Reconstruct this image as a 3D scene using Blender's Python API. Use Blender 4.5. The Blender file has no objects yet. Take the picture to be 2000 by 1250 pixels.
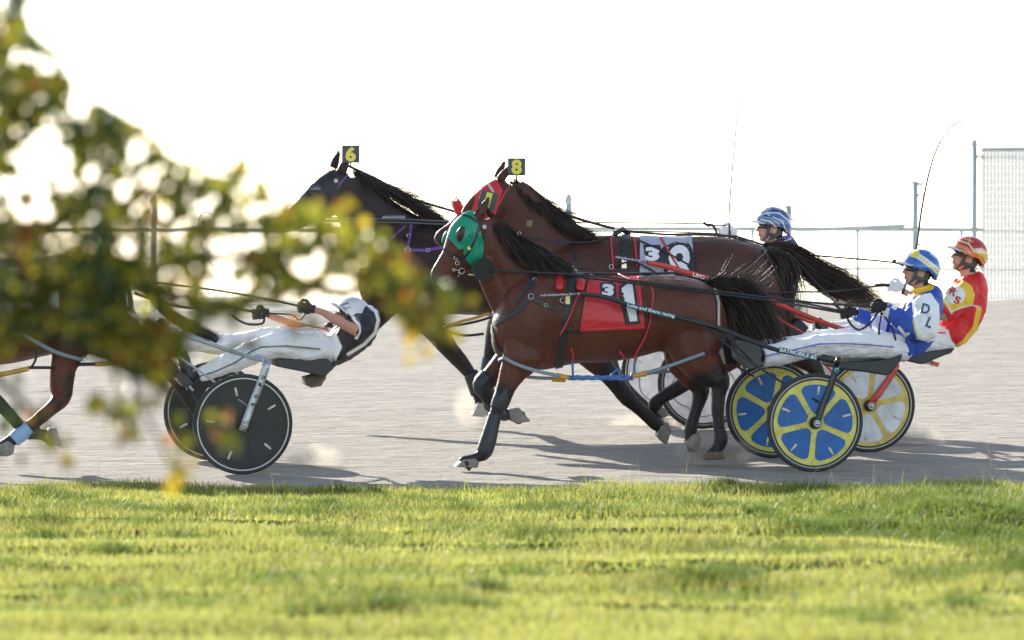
import bpy, bmesh, math, random
import numpy as np
from mathutils import Vector, Matrix, noise
from mathutils.bvhtree import BVHTree
R = math.radians
random.seed(7); rng = np.random.default_rng(7)
SC = bpy.context.scene
COL = SC.collection

# ------------------------------------------------------------------ camera, sky, sun, exposure
FP = 16667.0          # focal length in photo pixels (2000 wide)
CZ = 1.267            # eye height over the near lane
HY = 580.0            # horizon line in the photo
cd = bpy.data.cameras.new('camera'); cam = bpy.data.objects.new('camera', cd); COL.objects.link(cam)
cd.sensor_width = 36; cd.lens = FP*36/2000; cd.shift_y = -(625-HY)/2000
cd.clip_start = 0.5; cd.clip_end = 9000
cam.location = (0, 0, CZ); cam.rotation_euler = (R(90), 0, 0)
cd.dof.use_dof = True; cd.dof.focus_distance = 62.3; cd.dof.aperture_fstop = 4.0
SC.camera = cam
SUN_EL, SUN_AZ = R(24), R(-33)        # azimuth from straight behind the track, negative = left
w = bpy.data.worlds.new("World"); SC.world = w; w.use_nodes = True
nt = w.node_tree; nt.nodes.clear()
sky = nt.nodes.new('ShaderNodeTexSky'); sky.sky_type = 'NISHITA'; sky.sun_disc = False
sky.sun_elevation = SUN_EL; sky.sun_rotation = SUN_AZ; sky.dust_density = 0.3; sky.air_density = 1.0; sky.ozone_density = 1.2
bg = nt.nodes.new('ShaderNodeBackground'); bg.inputs[1].default_value = 0.12
ow = nt.nodes.new('ShaderNodeOutputWorld')
hs = nt.nodes.new('ShaderNodeHueSaturation'); hs.inputs['Saturation'].default_value = .62
nt.links.new(sky.outputs[0], hs.inputs['Color']); nt.links.new(hs.outputs[0], bg.inputs[0]); nt.links.new(bg.outputs[0], ow.inputs[0])
sd = bpy.data.lights.new('sun', 'SUN'); sd.energy = 5.0; sd.angle = R(0.5); sd.color = (1, .93, .82)
so = bpy.data.objects.new('sun', sd); COL.objects.link(so)
tosun = Vector((math.sin(SUN_AZ)*math.cos(SUN_EL), math.cos(SUN_AZ)*math.cos(SUN_EL), math.sin(SUN_EL)))
so.rotation_euler = tosun.to_track_quat('Z', 'Y').to_euler(); so.location = (0, 80, 30)
SC.view_settings.view_transform = 'Standard'; SC.view_settings.look = 'None'
SC.view_settings.gamma = 1; SC.view_settings.exposure = 1.4
SC.cycles.max_bounces = 6; SC.cycles.transparent_max_bounces = 8; SC.cycles.use_denoising = True

# ------------------------------------------------------------------ helpers
def P(px, py, Y): return Vector(((px-1000)/FP*Y, Y, CZ-(py-HY)/FP*Y))
def proj(v):
    v = np.asarray(v, dtype=float).reshape(-1, 3)
    return np.stack([1000+v[:, 0]/v[:, 1]*FP, HY+(CZ-v[:, 2])/v[:, 1]*FP], 1)
SLOPE = 0.0597
def track_z(Y): return SLOPE*(Y-61.7)
LV = Vector((.2, -.98, -.0585)).normalized()       # axle direction, towards the viewer
HV = Vector((-.98, -.2, -.012)).normalized()       # heading of the field
UV = LV.cross(HV); UV = UV if UV.z > 0 else -UV
class Row:
    def __init__(s, Y0, px0): s.Y0, s.px0 = Y0, px0; s.k = .204*Y0/FP
    def Yc(s, px): return s.Y0+(px-s.px0)*s.k
    def H(s, px, py, w=0.): return P(px, py, s.Yc(px)-.98*w)
    @property
    def sc(s): return FP/s.Y0
R0, R1, R2, R3 = Row(62.16, 474), Row(62.36, 1591), Row(64.21, 1697), Row(66.36, 1373)

MATS = {}
def mat(name, col=(.5, .5, .5), rough=.5, spec=.5, metal=0., attr=False, bump=0., bscale=60., sheen=0., coat=0., trans=0., vary=0., vscale=8., emit=None, aniso=None):
    if name in MATS: return MATS[name]
    m = bpy.data.materials.new(name); m.use_nodes = True; t = m.node_tree; b = t.nodes['Principled BSDF']
    b.inputs['Roughness'].default_value = rough; b.inputs['Metallic'].default_value = metal
    b.inputs['Specular IOR Level'].default_value = spec
    if sheen: b.inputs['Sheen Weight'].default_value = sheen; b.inputs['Sheen Roughness'].default_value = .4
    if coat: b.inputs['Coat Weight'].default_value = coat; b.inputs['Coat Roughness'].default_value = .08
    tc = t.nodes.new('ShaderNodeTexCoord')
    src = None
    if attr:
        a = t.nodes.new('ShaderNodeAttribute'); a.attribute_name = 'Col'; src = a.outputs['Color']
    else:
        c = t.nodes.new('ShaderNodeRGB'); c.outputs[0].default_value = (*col, 1); src = c.outputs[0]
    if vary:
        n = t.nodes.new('ShaderNodeTexNoise'); n.inputs['Scale'].default_value = vscale; n.inputs['Detail'].default_value = 5
        t.links.new(tc.outputs['Object'], n.inputs['Vector'])
        mr = t.nodes.new('ShaderNodeMapRange'); mr.inputs[1].default_value = .3; mr.inputs[2].default_value = .7
        mr.inputs[3].default_value = 1-vary; mr.inputs[4].default_value = 1+vary
        t.links.new(n.outputs[0], mr.inputs[0])
        mx = t.nodes.new('ShaderNodeVectorMath'); mx.operation = 'SCALE'
        t.links.new(src, mx.inputs[0]); t.links.new(mr.outputs[0], mx.inputs['Scale']); src = mx.outputs[0]
    t.links.new(src, b.inputs['Base Color'])
    if bump:
        n = t.nodes.new('ShaderNodeTexNoise'); n.inputs['Scale'].default_value = bscale; n.inputs['Detail'].default_value = 6
        if aniso:
            mp = t.nodes.new('ShaderNodeMapping'); mp.inputs['Scale'].default_value = aniso
            t.links.new(tc.outputs['Object'], mp.inputs['Vector']); t.links.new(mp.outputs[0], n.inputs['Vector'])
        else: t.links.new(tc.outputs['Object'], n.inputs['Vector'])
        bp = t.nodes.new('ShaderNodeBump'); bp.inputs['Strength'].default_value = bump; bp.inputs['Distance'].default_value = .01
        t.links.new(n.outputs[0], bp.inputs['Height']); t.links.new(bp.outputs[0], b.inputs['Normal'])
    if trans:
        out = t.nodes['Material Output']; tr = t.nodes.new('ShaderNodeBsdfTranslucent'); ms = t.nodes.new('ShaderNodeMixShader')
        t.links.new(src, tr.inputs[0]); ms.inputs[0].default_value = trans
        t.links.new(b.outputs[0], ms.inputs[1]); t.links.new(tr.outputs[0], ms.inputs[2]); t.links.new(ms.outputs[0], out.inputs[0])
    MATS[name] = m; return m

def tag(o, label=None, cat=None, group=None, kind=None):
    if label: o['label'] = label
    if cat: o['category'] = cat
    if group: o['group'] = group
    if kind: o['kind'] = kind
    return o
def empty(name, loc, label, cat, group=None):
    o = bpy.data.objects.new(name, None); o.empty_display_size = .1; COL.objects.link(o); o.location = loc
    return tag(o, label, cat, group)
def wloc(o):
    v = Vector((0, 0, 0))
    while o is not None: v += o.location; o = o.parent
    return v
class MB:
    """collects geometry in world space, build() links it as ONE mesh object"""
    def __init__(s): s.v = []; s.f = []; s.c = []
    def add(s, V, Fc, col=None):
        n = len(s.v); V = [tuple(x) for x in V]; s.v += V; s.f += [tuple(i+n for i in f) for f in Fc]
        s.c += [col or (1, 1, 1)]*len(V); return s
    def box(s, c, x, y, z, col=None):      # centre + half-axis vectors
        c, x, y, z = map(Vector, (c, x, y, z)); V = [c+a*x+b*y+d*z for a in (-1, 1) for b in (-1, 1) for d in (-1, 1)]
        return s.add(V, [(0, 1, 3, 2), (4, 6, 7, 5), (0, 4, 5, 1), (2, 3, 7, 6), (0, 2, 6, 4), (1, 5, 7, 3)], col)
    def tube(s, pts, r, n=8, col=None, cap=True, flat=1., up=None):
        pts = [Vector(p) for p in pts]; m = len(pts); rr = r if hasattr(r, '__len__') else [r]*m
        V = []; Fc = []; ref = Vector(up) if up is not None else Vector((0.31, -.9, .3))
        for i, p in enumerate(pts):
            T = (pts[min(i+1, m-1)]-pts[max(i-1, 0)]).normalized()
            A = ref-ref.dot(T)*T
            if A.length < 1e-4: A = T.orthogonal()
            A.normalize(); B = T.cross(A)
            for k in range(n):
                t = 2*math.pi*k/n; V.append(p+A*math.cos(t)*rr[i]*flat+B*math.sin(t)*rr[i])
        for i in range(m-1):
            for k in range(n):
                Fc.append((i*n+k, i*n+(k+1) % n, (i+1)*n+(k+1) % n, (i+1)*n+k))
        if cap: Fc.append(tuple(range(n))[::-1]); Fc.append(tuple((m-1)*n+k for k in range(n)))
        return s.add(V, Fc, col)
    def ell(s, c, x, y, z, n=16, m=10, col=None):
        c, x, y, z = map(Vector, (c, x, y, z)); V = [c+z]; Fc = []
        for i in range(1, m):
            t = math.pi*i/m
            for k in range(n):
                p = 2*math.pi*k/n; V.append(c+z*math.cos(t)+(x*math.cos(p)+y*math.sin(p))*math.sin(t))
        V.append(c-z)
        for k in range(n): Fc.append((0, 1+k, 1+(k+1) % n)); Fc.append((len(V)-1, 1+(m-2)*n+(k+1) % n, 1+(m-2)*n+k))
        for i in range(m-2):
            for k in range(n): a = 1+i*n+k; b = 1+i*n+(k+1) % n; Fc.append((a, a+n, b+n, b))
        return s.add(V, Fc, col)
    def mesh(s, name, base=Vector((0, 0, 0))):
        me = bpy.data.meshes.new(name); b = tuple(base)
        me.from_pydata([(v[0]-b[0], v[1]-b[1], v[2]-b[2]) for v in s.v], [], s.f); me.validate(); me.update()
        return me
    def build(s, name, m, parent=None, smooth=True, label=None, attr=False):
        me = s.mesh(name, wloc(parent) if parent is not None else Vector((0, 0, 0)))
        if attr and len(me.vertices) == len(s.c):
            a = me.color_attributes.new('Col', 'FLOAT_COLOR', 'POINT'); a.data.foreach_set('color', np.array([(*c, 1) for c in s.c], dtype=np.float32).ravel())
        me.materials.append(m)
        if smooth: me.shade_smooth()
        o = bpy.data.objects.new(name, me); COL.objects.link(o); o.parent = parent
        if label: o['label'] = label
        return o
def crom(pts, k=4):
    """Catmull-Rom resampling of a list of tuples"""
    A = np.array(pts, dtype=float); n = len(A)
    if n < 3: return [tuple(A[0]+(A[-1]-A[0])*i/k) for i in range(k+1)]
    out = []
    for i in range(n-1):
        p0 = A[max(i-1, 0)]; p1 = A[i]; p2 = A[i+1]; p3 = A[min(i+2, n-1)]
        for j in range(k):
            t = j/k; out.append(.5*((2*p1)+(-p0+p2)*t+(2*p0-5*p1+4*p2-p3)*t*t+(-p0+3*p1-3*p2+p3)*t**3))
    out.append(A[-1]); return [tuple(x) for x in out]
def loft(mb, row, pts, n=22, k=4, vert=False, grow=0.):
    """pts: (px,py,w,a_px,b_m): rings across the traced centre line; a in the picture plane, b sideways"""
    q = crom(pts, k); C = [row.H(p[0], p[1], p[2]) for p in q]; m = len(C); V = []; Fc = []
    for i, p in enumerate(q):
        T = (C[min(i+1, m-1)]-C[max(i-1, 0)]).normalized()
        if vert: T = Vector((HV.x, HV.y, 0)).normalized()
        L = (LV-LV.dot(T)*T).normalized(); U = T.cross(L); a = max(p[3], .3)/row.sc+grow; b = max(p[4], .002)+grow
        for j in range(n):
            t = 2*math.pi*j/n; V.append(C[i]+U*a*math.cos(t)+L*b*math.sin(t))
    for i in range(m-1):
        for j in range(n): Fc.append((i*n+j, i*n+(j+1) % n, (i+1)*n+(j+1) % n, (i+1)*n+j))
    Fc.append(tuple(range(n))[::-1]); Fc.append(tuple((m-1)*n+j for j in range(n)))
    return mb.add(V, Fc)
def fuse(mb, voxel=.009, it=6, fac=.5):
    """overlapping closed lofts -> one continuous surface (returns numpy verts, list faces, normals)"""
    me = mb.mesh('tmp'); bm = bmesh.new(); bm.from_mesh(me); 
    bmesh.ops.recalc_face_normals(bm, faces=bm.faces); bm.to_mesh(me); bm.free()
    o = bpy.data.objects.new('tmp', me); COL.objects.link(o)
    r = o.modifiers.new('r', 'REMESH'); r.mode = 'VOXEL'; r.voxel_size = voxel; r.adaptivity = 0
    s = o.modifiers.new('s', 'SMOOTH'); s.factor = fac; s.iterations = it
    dg = bpy.context.evaluated_depsgraph_get(); dg.update()
    e = bpy.data.meshes.new_from_object(o.evaluated_get(dg))
    bpy.data.objects.remove(o); bpy.data.meshes.remove(me)
    return Surf.from_mesh(e)
class Surf:
    """a body surface kept as arrays: paint it, sculpt it, cut shells from it"""
    @staticmethod
    def from_mesh(e):
        s = Surf(); n = len(e.vertices); s.v = np.empty(n*3); e.vertices.foreach_get('co', s.v); s.v = s.v.reshape(-1, 3)
        s.me = e; s.refresh(); s.faces = [tuple(p.vertices) for p in e.polygons]
        s.col = np.ones((n, 3)); return s
    def refresh(s):
        s.me.vertices.foreach_set('co', s.v.ravel()); s.me.update()
        s.n = np.empty(len(s.v)*3); s.me.vertex_normals.foreach_get('vector', s.n) if hasattr(s.me, 'vertex_normals') else s.me.vertices.foreach_get('normal', s.n)
        s.n = s.n.reshape(-1, 3); s.p = proj(s.v); s.lat = s.n @ np.array(LV); s._bvh = None
    @property
    def bvh(s):
        if s._bvh is None: s._bvh = BVHTree.FromPolygons([tuple(x) for x in s.v], s.faces)
        return s._bvh
    def segd(s, a, b):
        a = np.array(a, float); b = np.array(b, float); d = b-a; L2 = max(d@d, 1e-6)
        t = np.clip(((s.p-a)@d)/L2, 0, 1); return np.linalg.norm(s.p-(a+t[:, None]*d), axis=1)
    def sculpt(s, strokes, gain=1.5):
        """(x1,y1,x2,y2,radius_px,amount_m) on both flanks"""
        D = np.zeros(len(s.v)); w = np.clip(np.abs(s.lat)*1.4, 0, 1)
        for x1, y1, x2, y2, r, a in strokes:
            D += gain*a*np.exp(-(s.segd((x1, y1), (x2, y2))/r)**2)*w
        s.v += s.n*D[:, None]; s.refresh()
    def wrinkle(s, amp, scale, stretch=(1, 1, 1)):
        D = np.array([noise.fractal(Vector((x[0]*stretch[0], x[1]*stretch[1], x[2]*stretch[2]))*scale, .9, 2.1, 3) for x in s.v])
        s.v += s.n*(D*amp)[:, None]; s.refresh()
    def inpoly(s, poly):
        x, y = s.p[:, 0], s.p[:, 1]; r = np.zeros(len(x), bool); n = len(poly)
        for i in range(n):
            x1, y1 = poly[i]; x2, y2 = poly[(i+1) % n]
            c = ((y1 > y) != (y2 > y)) & (x < (x2-x1)*(y-y1)/((y2-y1) if y2 != y1 else 1e-9)+x1); r ^= c
        return r
    def fill(s, col): s.col[:] = col
    def pline(s, pts, r, col, soft=2., mask=None):
        """paint along a traced line; r may be one radius or one per point"""
        for i in range(len(pts)-1):
            d = s.segd(pts[i][:2], pts[i+1][:2]); k = np.clip((r+soft-d)/(2*soft), 0, 1)
            if mask is not None: k = k*mask
            s.col = s.col*(1-k[:, None])+np.array(col)*k[:, None]
    def ppoly(s, poly, col, mask=None):
        k = s.inpoly(poly).astype(float)
        if mask is not None: k = k*mask
        s.col = s.col*(1-k[:, None])+np.array(col)*k[:, None]
    def build(s, name, m, parent):
        me = s.me.copy(); b = np.array(wloc(parent)) if parent is not None else np.zeros(3)
        me.vertices.foreach_set('co', (s.v-b).ravel()); me.name = name
        a = me.color_attributes.new('Col', 'FLOAT_COLOR', 'POINT')
        a.data.foreach_set('color', np.concatenate([s.col, np.ones((len(s.col), 1))], 1).astype(np.float32).ravel())
        me.materials.clear(); me.materials.append(m); me.shade_smooth(); me.update()
        o = bpy.data.objects.new(name, me); COL.objects.link(o); o.parent = parent; return o
    def shell(s, polys, off, side=0, zr=None):
        """cut copies of the surface inside convex photo polygons, lifted by off; returns MB"""
        out = MB()
        if not hasattr(s, '_fa'):
            s._fc = np.array([s.v[list(f)].mean(0) for f in s.faces]); s._fa = proj(s._fc)
            s._fl = np.array([s.lat[list(f)].mean() for f in s.faces])
        for poly in polys:
            A = np.array(poly, float); lo = A.min(0)-6; hi = A.max(0)+6
            sel = (s._fa[:, 0] > lo[0]) & (s._fa[:, 0] < hi[0]) & (s._fa[:, 1] > lo[1]) & (s._fa[:, 1] < hi[1])
            if side: sel &= s._fl*side > -.15
            if zr is not None: sel &= (s._fc[:, 1] > zr[0]) & (s._fc[:, 1] < zr[1])
            idx = np.nonzero(sel)[0]
            if not len(idx): continue
            vm = {}; V = []; Fc = []
            for i in idx:
                f = []
                for q in s.faces[i]:
                    if q not in vm: vm[q] = len(V); V.append(s.v[q]+s.n[q]*off)
                    f.append(vm[q])
                Fc.append(f)
            bm = bmesh.new(); bv = [bm.verts.new(x) for x in V]
            for f in Fc:
                try: bm.faces.new([bv[i] for i in f])
                except ValueError: pass
            ctr = A.mean(0); eye = Vector((0, 0, CZ)); cr = P(ctr[0], ctr[1], 60)-eye
            for i in range(len(A)):
                a = P(*A[i], 60)-eye; b = P(*A[(i+1) % len(A)], 60)-eye
                no = a.cross(b)
                if no.length < 1e-9: continue
                no.normalize()
                if no.dot(cr) > 0: no = -no
                bmesh.ops.bisect_plane(bm, geom=bm.verts[:]+bm.edges[:]+bm.faces[:], dist=1e-6, plane_co=eye, plane_no=no, clear_outer=True)
            bm.verts.index_update(); out.add([v.co[:] for v in bm.verts], [tuple(v.index for v in f.verts) for f in bm.faces]); bm.free()
        return out
    def strap(s, pts, wid, off, side=0, zr=None):
        n = len(pts); L = []
        for i, p in enumerate(pts):
            a = np.array(pts[max(i-1, 0)], float)[:2]; b = np.array(pts[min(i+1, n-1)], float)[:2]; d = (b-a)/max(np.linalg.norm(b-a), 1e-6)
            nn = np.array((-d[1], d[0])); hw = (p[2] if len(p) > 2 else wid)/2; L.append((np.array(p[:2])+nn*hw, np.array(p[:2])-nn*hw))
        return s.shell([[tuple(L[i][0]), tuple(L[i+1][0]), tuple(L[i+1][1]), tuple(L[i][1])] for i in range(n-1)], off, side, zr)
    def hit(s, px, py, off=0.):
        d = (P(px, py, 60)-Vector((0, 0, CZ))).normalized(); h = s.bvh.ray_cast(Vector((0, 0, CZ)), d)
        if h[0] is None: return None
        return h[0]-d*off
def drape(surf, V2, F2, off, fallY, k=0., x0=0.):
    """flat artwork in photo coordinates laid on a surface"""
    V = []
    last = None
    for (x, y) in V2:
        h = surf.hit(x, y, off) if surf is not None else None
        V.append(h)
    good = [v for v in V if v is not None]
    med = float(np.median([g.y for g in good])) if good else fallY
    for i, (x, y) in enumerate(V2):
        if V[i] is None or abs(V[i].y-med) > .25: V[i] = P(x, y, med-off+(x-x0)*k)
    return V, F2
def text2d(txt, bold=.0, step=.12):
    cu = bpy.data.curves.new('t', 'FONT'); cu.body = txt; cu.size = 1; cu.offset = bold; cu.resolution_u = 4; cu.align_x = 'CENTER'; cu.align_y = 'CENTER'
    o = bpy.data.objects.new('t', cu); COL.objects.link(o); dg = bpy.context.evaluated_depsgraph_get(); dg.update()
    me = bpy.data.meshes.new_from_object(o.evaluated_get(dg)); bm = bmesh.new(); bm.from_mesh(me)
    xs = [v.co.x for v in bm.verts]; ys = [v.co.y for v in bm.verts]
    for lo, hi, no in ((min(xs), max(xs), (1, 0, 0)), (min(ys), max(ys), (0, 1, 0))):
        k = lo+step
        while k < hi:
            bmesh.ops.bisect_plane(bm, geom=bm.verts[:]+bm.edges[:]+bm.faces[:], dist=1e-5, plane_co=Vector(no)*k, plane_no=no); k += step
    cx, cy = (min(xs)+max(xs))/2, (min(ys)+max(ys))/2; h = max(ys)-min(ys); wd = max(xs)-min(xs)
    bm.verts.index_update(); V = [((v.co.x-cx)/h, (v.co.y-cy)/h) for v in bm.verts]; Fc = [tuple(v.index for v in f.verts) for f in bm.faces]
    bm.free(); bpy.data.objects.remove(o); bpy.data.curves.remove(cu); bpy.data.meshes.remove(me)
    return V, Fc, wd/h
def poly2d(poly, step=8):
    bm = bmesh.new(); vs = [bm.verts.new((x, y, 0)) for x, y in poly]; bm.faces.new(vs)
    bmesh.ops.triangulate(bm, faces=bm.faces[:])
    A = np.array(poly)
    for ax, no in ((0, (1, 0, 0)), (1, (0, 1, 0))):
        k = A[:, ax].min()+step
        while k < A[:, ax].max():
            bmesh.ops.bisect_plane(bm, geom=bm.verts[:]+bm.edges[:]+bm.faces[:], dist=1e-5, plane_co=Vector(no)*k, plane_no=no); k += step
    bm.verts.index_update(); V = [(v.co.x, v.co.y) for v in bm.verts]; Fc = [tuple(v.index for v in f.verts) for f in bm.faces]; bm.free(); return V, Fc
def decal_text(surf, txt, c, h, name, m, parent, wd=None, ang=0., skew=0., bold=.02, off=.004, Y=60., k=0.):
    """text centred on photo point c, letter height h px, optional total width px, ang degrees (down to the right)"""
    V, Fc, asp = text2d(txt, bold); kx = (wd/asp if wd else h); ca, sa = math.cos(R(ang)), math.sin(R(ang)); V2 = []
    for x, y in V:
        X = x*kx+y*h*skew; Yy = -y*h; V2.append((c[0]+X*ca-Yy*sa, c[1]+X*sa+Yy*ca))
    Q, Fq = drape(surf, V2, Fc, off, Y, k, c[0]); return MB().add(Q, Fq).build(name, m, parent, smooth=False)
def decal_poly(surf, poly, name, m, parent, off=.003, Y=60., step=8):
    V2, Fc = poly2d(poly, step); Q, Fq = drape(surf, V2, Fc, off, Y); return MB().add(Q, Fq).build(name, m, parent, smooth=True)
def strands(guides, N, width, spread, tipspread, segs=14, jit=.3, wav=.012, lenv=(.7, 1.05)):
    """hair: ribbons interpolated between neighbouring guide curves (world points)"""
    G = []
    for g in guides:
        q = crom([tuple(p) for p in g], 6); A = np.array(q); t = np.linspace(0, len(A)-1, segs); i0 = np.floor(t).astype(int); i1 = np.minimum(i0+1, len(A)-1); G.append(A[i0]+(A[i1]-A[i0])*(t-i0)[:, None])
    G = np.array(G); K = len(G); V = []; Fc = []; n = 0
    NC = max(6, N//16); CL = [(rng.random()*(K-1), rng.normal(0, spread, 3), rng.normal(0, tipspread, 3), rng.random(3)*6.28, rng.uniform(3, 7)) for _ in range(NC)]
    for _ in range(N):
        cl_ = CL[rng.integers(0, NC)] if rng.random() < .62 else None
        u = np.clip(cl_[0]+rng.normal(0, .05), 0, K-1-1e-6) if cl_ else rng.random()*(K-1); i = min(int(u), K-2) if K > 1 else 0; f = u-i
        C = G[i]*(1-f)+G[i+1]*f if K > 1 else G[0].copy()
        Lf = rng.uniform(*lenv); t = np.linspace(0, 1, segs)*Lf*(segs-1); i0 = np.clip(np.floor(t).astype(int), 0, segs-2)
        C = C[i0]+(C[i0+1]-C[i0])*(t-i0)[:, None]
        o0 = rng.normal(0, spread, 3) if not cl_ else cl_[1]+rng.normal(0, spread*.6, 3); o1 = rng.normal(0, tipspread, 3) if not cl_ else cl_[2]+rng.normal(0, tipspread*.3, 3); tt = np.linspace(0, 1, segs)[:, None]
        ph = cl_[3]+rng.normal(0, .25, 3) if cl_ else rng.random(3)*6.28; fr = cl_[4] if cl_ else rng.uniform(3, 8)
        C = C+o0*(1-tt*.3)+o1*tt**1.5+np.sin(ph+tt*fr)*wav*tt
        T = np.gradient(C, axis=0); T /= np.linalg.norm(T, axis=1)[:, None]+1e-9
        r = rng.normal(0, 1, 3); S = np.cross(T, r); S /= np.linalg.norm(S, axis=1)[:, None]+1e-9
        wv = width*(1-.75*tt**2)*rng.uniform(.6, 1.3); a = C-S*wv; b = C+S*wv
        for j in range(segs): V.append(a[j]); V.append(b[j])
        for j in range(segs-1): Fc.append((n+2*j, n+2*j+1, n+2*j+3, n+2*j+2))
        n += 2*segs
    return MB().add(V, Fc)
def rowpts(row, pts, w=0.):
    return [row.H(p[0], p[1], p[2] if len(p) > 2 else w) for p in pts]
def disc(mb, c, r, ax, th, n=40, col=None, r0=0.):
    """flat round plate (or ring when r0>0) of thickness th about axis ax"""
    ax = Vector(ax).normalized(); u = ax.orthogonal().normalized(); v = ax.cross(u); V = []; Fc = []
    for s in (-.5, .5):
        for k in range(n):
            t = 2*math.pi*k/n; V.append(Vector(c)+ax*th*s+(u*math.cos(t)+v*math.sin(t))*r)
    if r0 <= 0:
        Fc = [tuple(range(n))[::-1], tuple(n+k for k in range(n))]+[(k, (k+1) % n, n+(k+1) % n, n+k) for k in range(n)]
    else:
        for s in (-.5, .5):
            for k in range(n):
                t = 2*math.pi*k/n; V.append(Vector(c)+ax*th*s+(u*math.cos(t)+v*math.sin(t))*r0)
        for k in range(n):
            j = (k+1) % n; Fc += [(k, j, n+j, n+k), (2*n+j, 2*n+k, 3*n+k, 3*n+j), (n+k, n+j, 3*n+j, 3*n+k), (j, k, 2*n+k, 2*n+j)]
    return mb.add(V, Fc, col)
def torus(mb, c, r, ax, rt, n=56, m=10, col=None):
    ax = Vector(ax).normalized(); u = ax.orthogonal().normalized(); v = ax.cross(u); V = []; Fc = []
    for i in range(n):
        t = 2*math.pi*i/n; d = u*math.cos(t)+v*math.sin(t)
        for j in range(m): p = 2*math.pi*j/m; V.append(Vector(c)+d*(r+rt*math.cos(p))+ax*rt*math.sin(p))
    for i in range(n):
        for j in range(m): Fc.append((i*m+j, ((i+1) % n)*m+j, ((i+1) % n)*m+(j+1) % m, i*m+(j+1) % m))
    return mb.add(V, Fc, col)

# ------------------------------------------------------------------ the setting
def crest(x): return 80.6+(max(-30, min(30, x))+3.4)*.2275
def lawn_z(x, y):
    z = -.13+.035*noise.noise(Vector((x*.45, y*.8, 3)))+.02*noise.noise(Vector((x*1.7, y*2.1, 9)))
    z += .03*math.sin(y*1.9+1.2*noise.noise(Vector((x*.3, y*.25, 1)))*3)*max(0, min(1, (y-34)/6))
    e = math.exp(-((y-59.2)/.9)**2); z += e*(.01+.05*noise.noise(Vector((x*.8, 5, 2))))
    # eroded lip on the right: a low ridge that drops towards the viewer
    rx = max(0, min(1, (x-1.55)/.9))*(.75+.5*noise.noise(Vector((x*1.3, 3, 8)))); ln = 50.5+.5*math.sin(x*1.7)
    if y > ln: z += rx*.17*math.exp(-(y-ln)/3.5)
    else: z += rx*.17*max(0, 1-(ln-y)/1.3)**1.5-rx*.05*math.exp(-((y-ln+1.8)/1.4)**2)
    if y > 60.2: z -= (y-60.2)*.22
    return z
def grid_mesh(name, xs, ys, zf, m, kind='structure', label=None):
    V = [(x, y, zf(x, y)) for y in ys for x in xs]; nx = len(xs)
    Fc = [(j*nx+i, j*nx+i+1, (j+1)*nx+i+1, (j+1)*nx+i) for j in range(len(ys)-1) for i in range(nx-1)]
    o = MB().add(V, Fc).build(name, m); tag(o, label=label, kind=kind); return o
def noise_mat(name, c1, c2, rough, specs, mapping=(1, 1, 1), colscale=3., spec=.3):
    """two-tone ground: specs = [(scale, strength, distance)] bump octaves"""
    m = bpy.data.materials.new(name); m.use_nodes = True; t = m.node_tree; b = t.nodes['Principled BSDF']
    b.inputs['Roughness'].default_value = rough; b.inputs['Specular IOR Level'].default_value = spec
    tc = t.nodes.new('ShaderNodeTexCoord'); mp = t.nodes.new('ShaderNodeMapping'); mp.inputs['Scale'].default_value = mapping
    t.links.new(tc.outputs['Object'], mp.inputs[0])
    n = t.nodes.new('ShaderNodeTexNoise'); n.inputs['Scale'].default_value = colscale; n.inputs['Detail'].default_value = 9; n.inputs['Roughness'].default_value = .65
    t.links.new(mp.outputs[0], n.inputs['Vector'])
    cr = t.nodes.new('ShaderNodeValToRGB'); cr.color_ramp.elements[0].position = .36; cr.color_ramp.elements[1].position = .64
    cr.color_ramp.elements[0].color = (*c1, 1); cr.color_ramp.elements[1].color = (*c2, 1)
    t.links.new(n.outputs[0], cr.inputs[0]); t.links.new(cr.outputs[0], b.inputs['Base Color'])
    prev = None
    for sc_, st, di in specs:
        q = t.nodes.new('ShaderNodeTexNoise'); q.inputs['Scale'].default_value = sc_; q.inputs['Detail'].default_value = 6
        t.links.new(mp.outputs[0], q.inputs['Vector'])
        bp = t.nodes.new('ShaderNodeBump'); bp.inputs['Strength'].default_value = st; bp.inputs['Distance'].default_value = di
        t.links.new(q.outputs[0], bp.inputs['Height'])
        if prev: t.links.new(prev.outputs[0], bp.inputs['Normal'])
        prev = bp
    if prev: t.links.new(prev.outputs[0], b.inputs['Normal'])
    return m
MT_track = noise_mat('limestone_track', (.25, .231, .205), (.355, .329, .292), .95, [(1.3, .5, .08), (7, 1, .07), (22, 1, .035), (60, .8, .012)], (.45, 1.5, 1), 7, .15)
MT_far = noise_mat('far_ground', (.34, .36, .3), (.5, .5, .45), .95, [], (1, 1, 1), .05)
MT_soil = noise_mat('lawn_soil', (.022, .034, .010), (.045, .06, .018), .95, [], (1, 1, 1), 5, 0.)
def far_z(x, y):
    c = crest(x)
    if y < 61: return -.26
    if y <= c: return track_z(y)-.05
    return max(-.5, track_z(c)-.05-(y-c)*.35)
xs = [-2500, -900, -300, -100, -40, -20, -10, -5, 0, 5, 10, 20, 40, 100, 300, 900, 2500]
grid_mesh('ground', xs, [-60, -10, 0, 20, 40, 58, 60.9, 61.1, 70, 78, 80, 80.5, 81, 81.5, 82, 82.5, 83, 83.5, 84, 85, 86, 88, 92, 120, 300, 900, 2500, 6000], far_z, MT_far)
def tz(x, y): return track_z(y)+.012*noise.noise(Vector((x*.6, y*1.5, 4)))+.006*noise.noise(Vector((x*2.5, y*6, 7)))
tx = np.concatenate([np.linspace(-60, -7, 12), np.linspace(-6.5, 6.5, 131), np.linspace(7, 60, 12)])
V = []; nx = len(tx); ty = np.concatenate([np.linspace(0, .5, 120), np.linspace(.5, 1, 40)[1:]])
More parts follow.
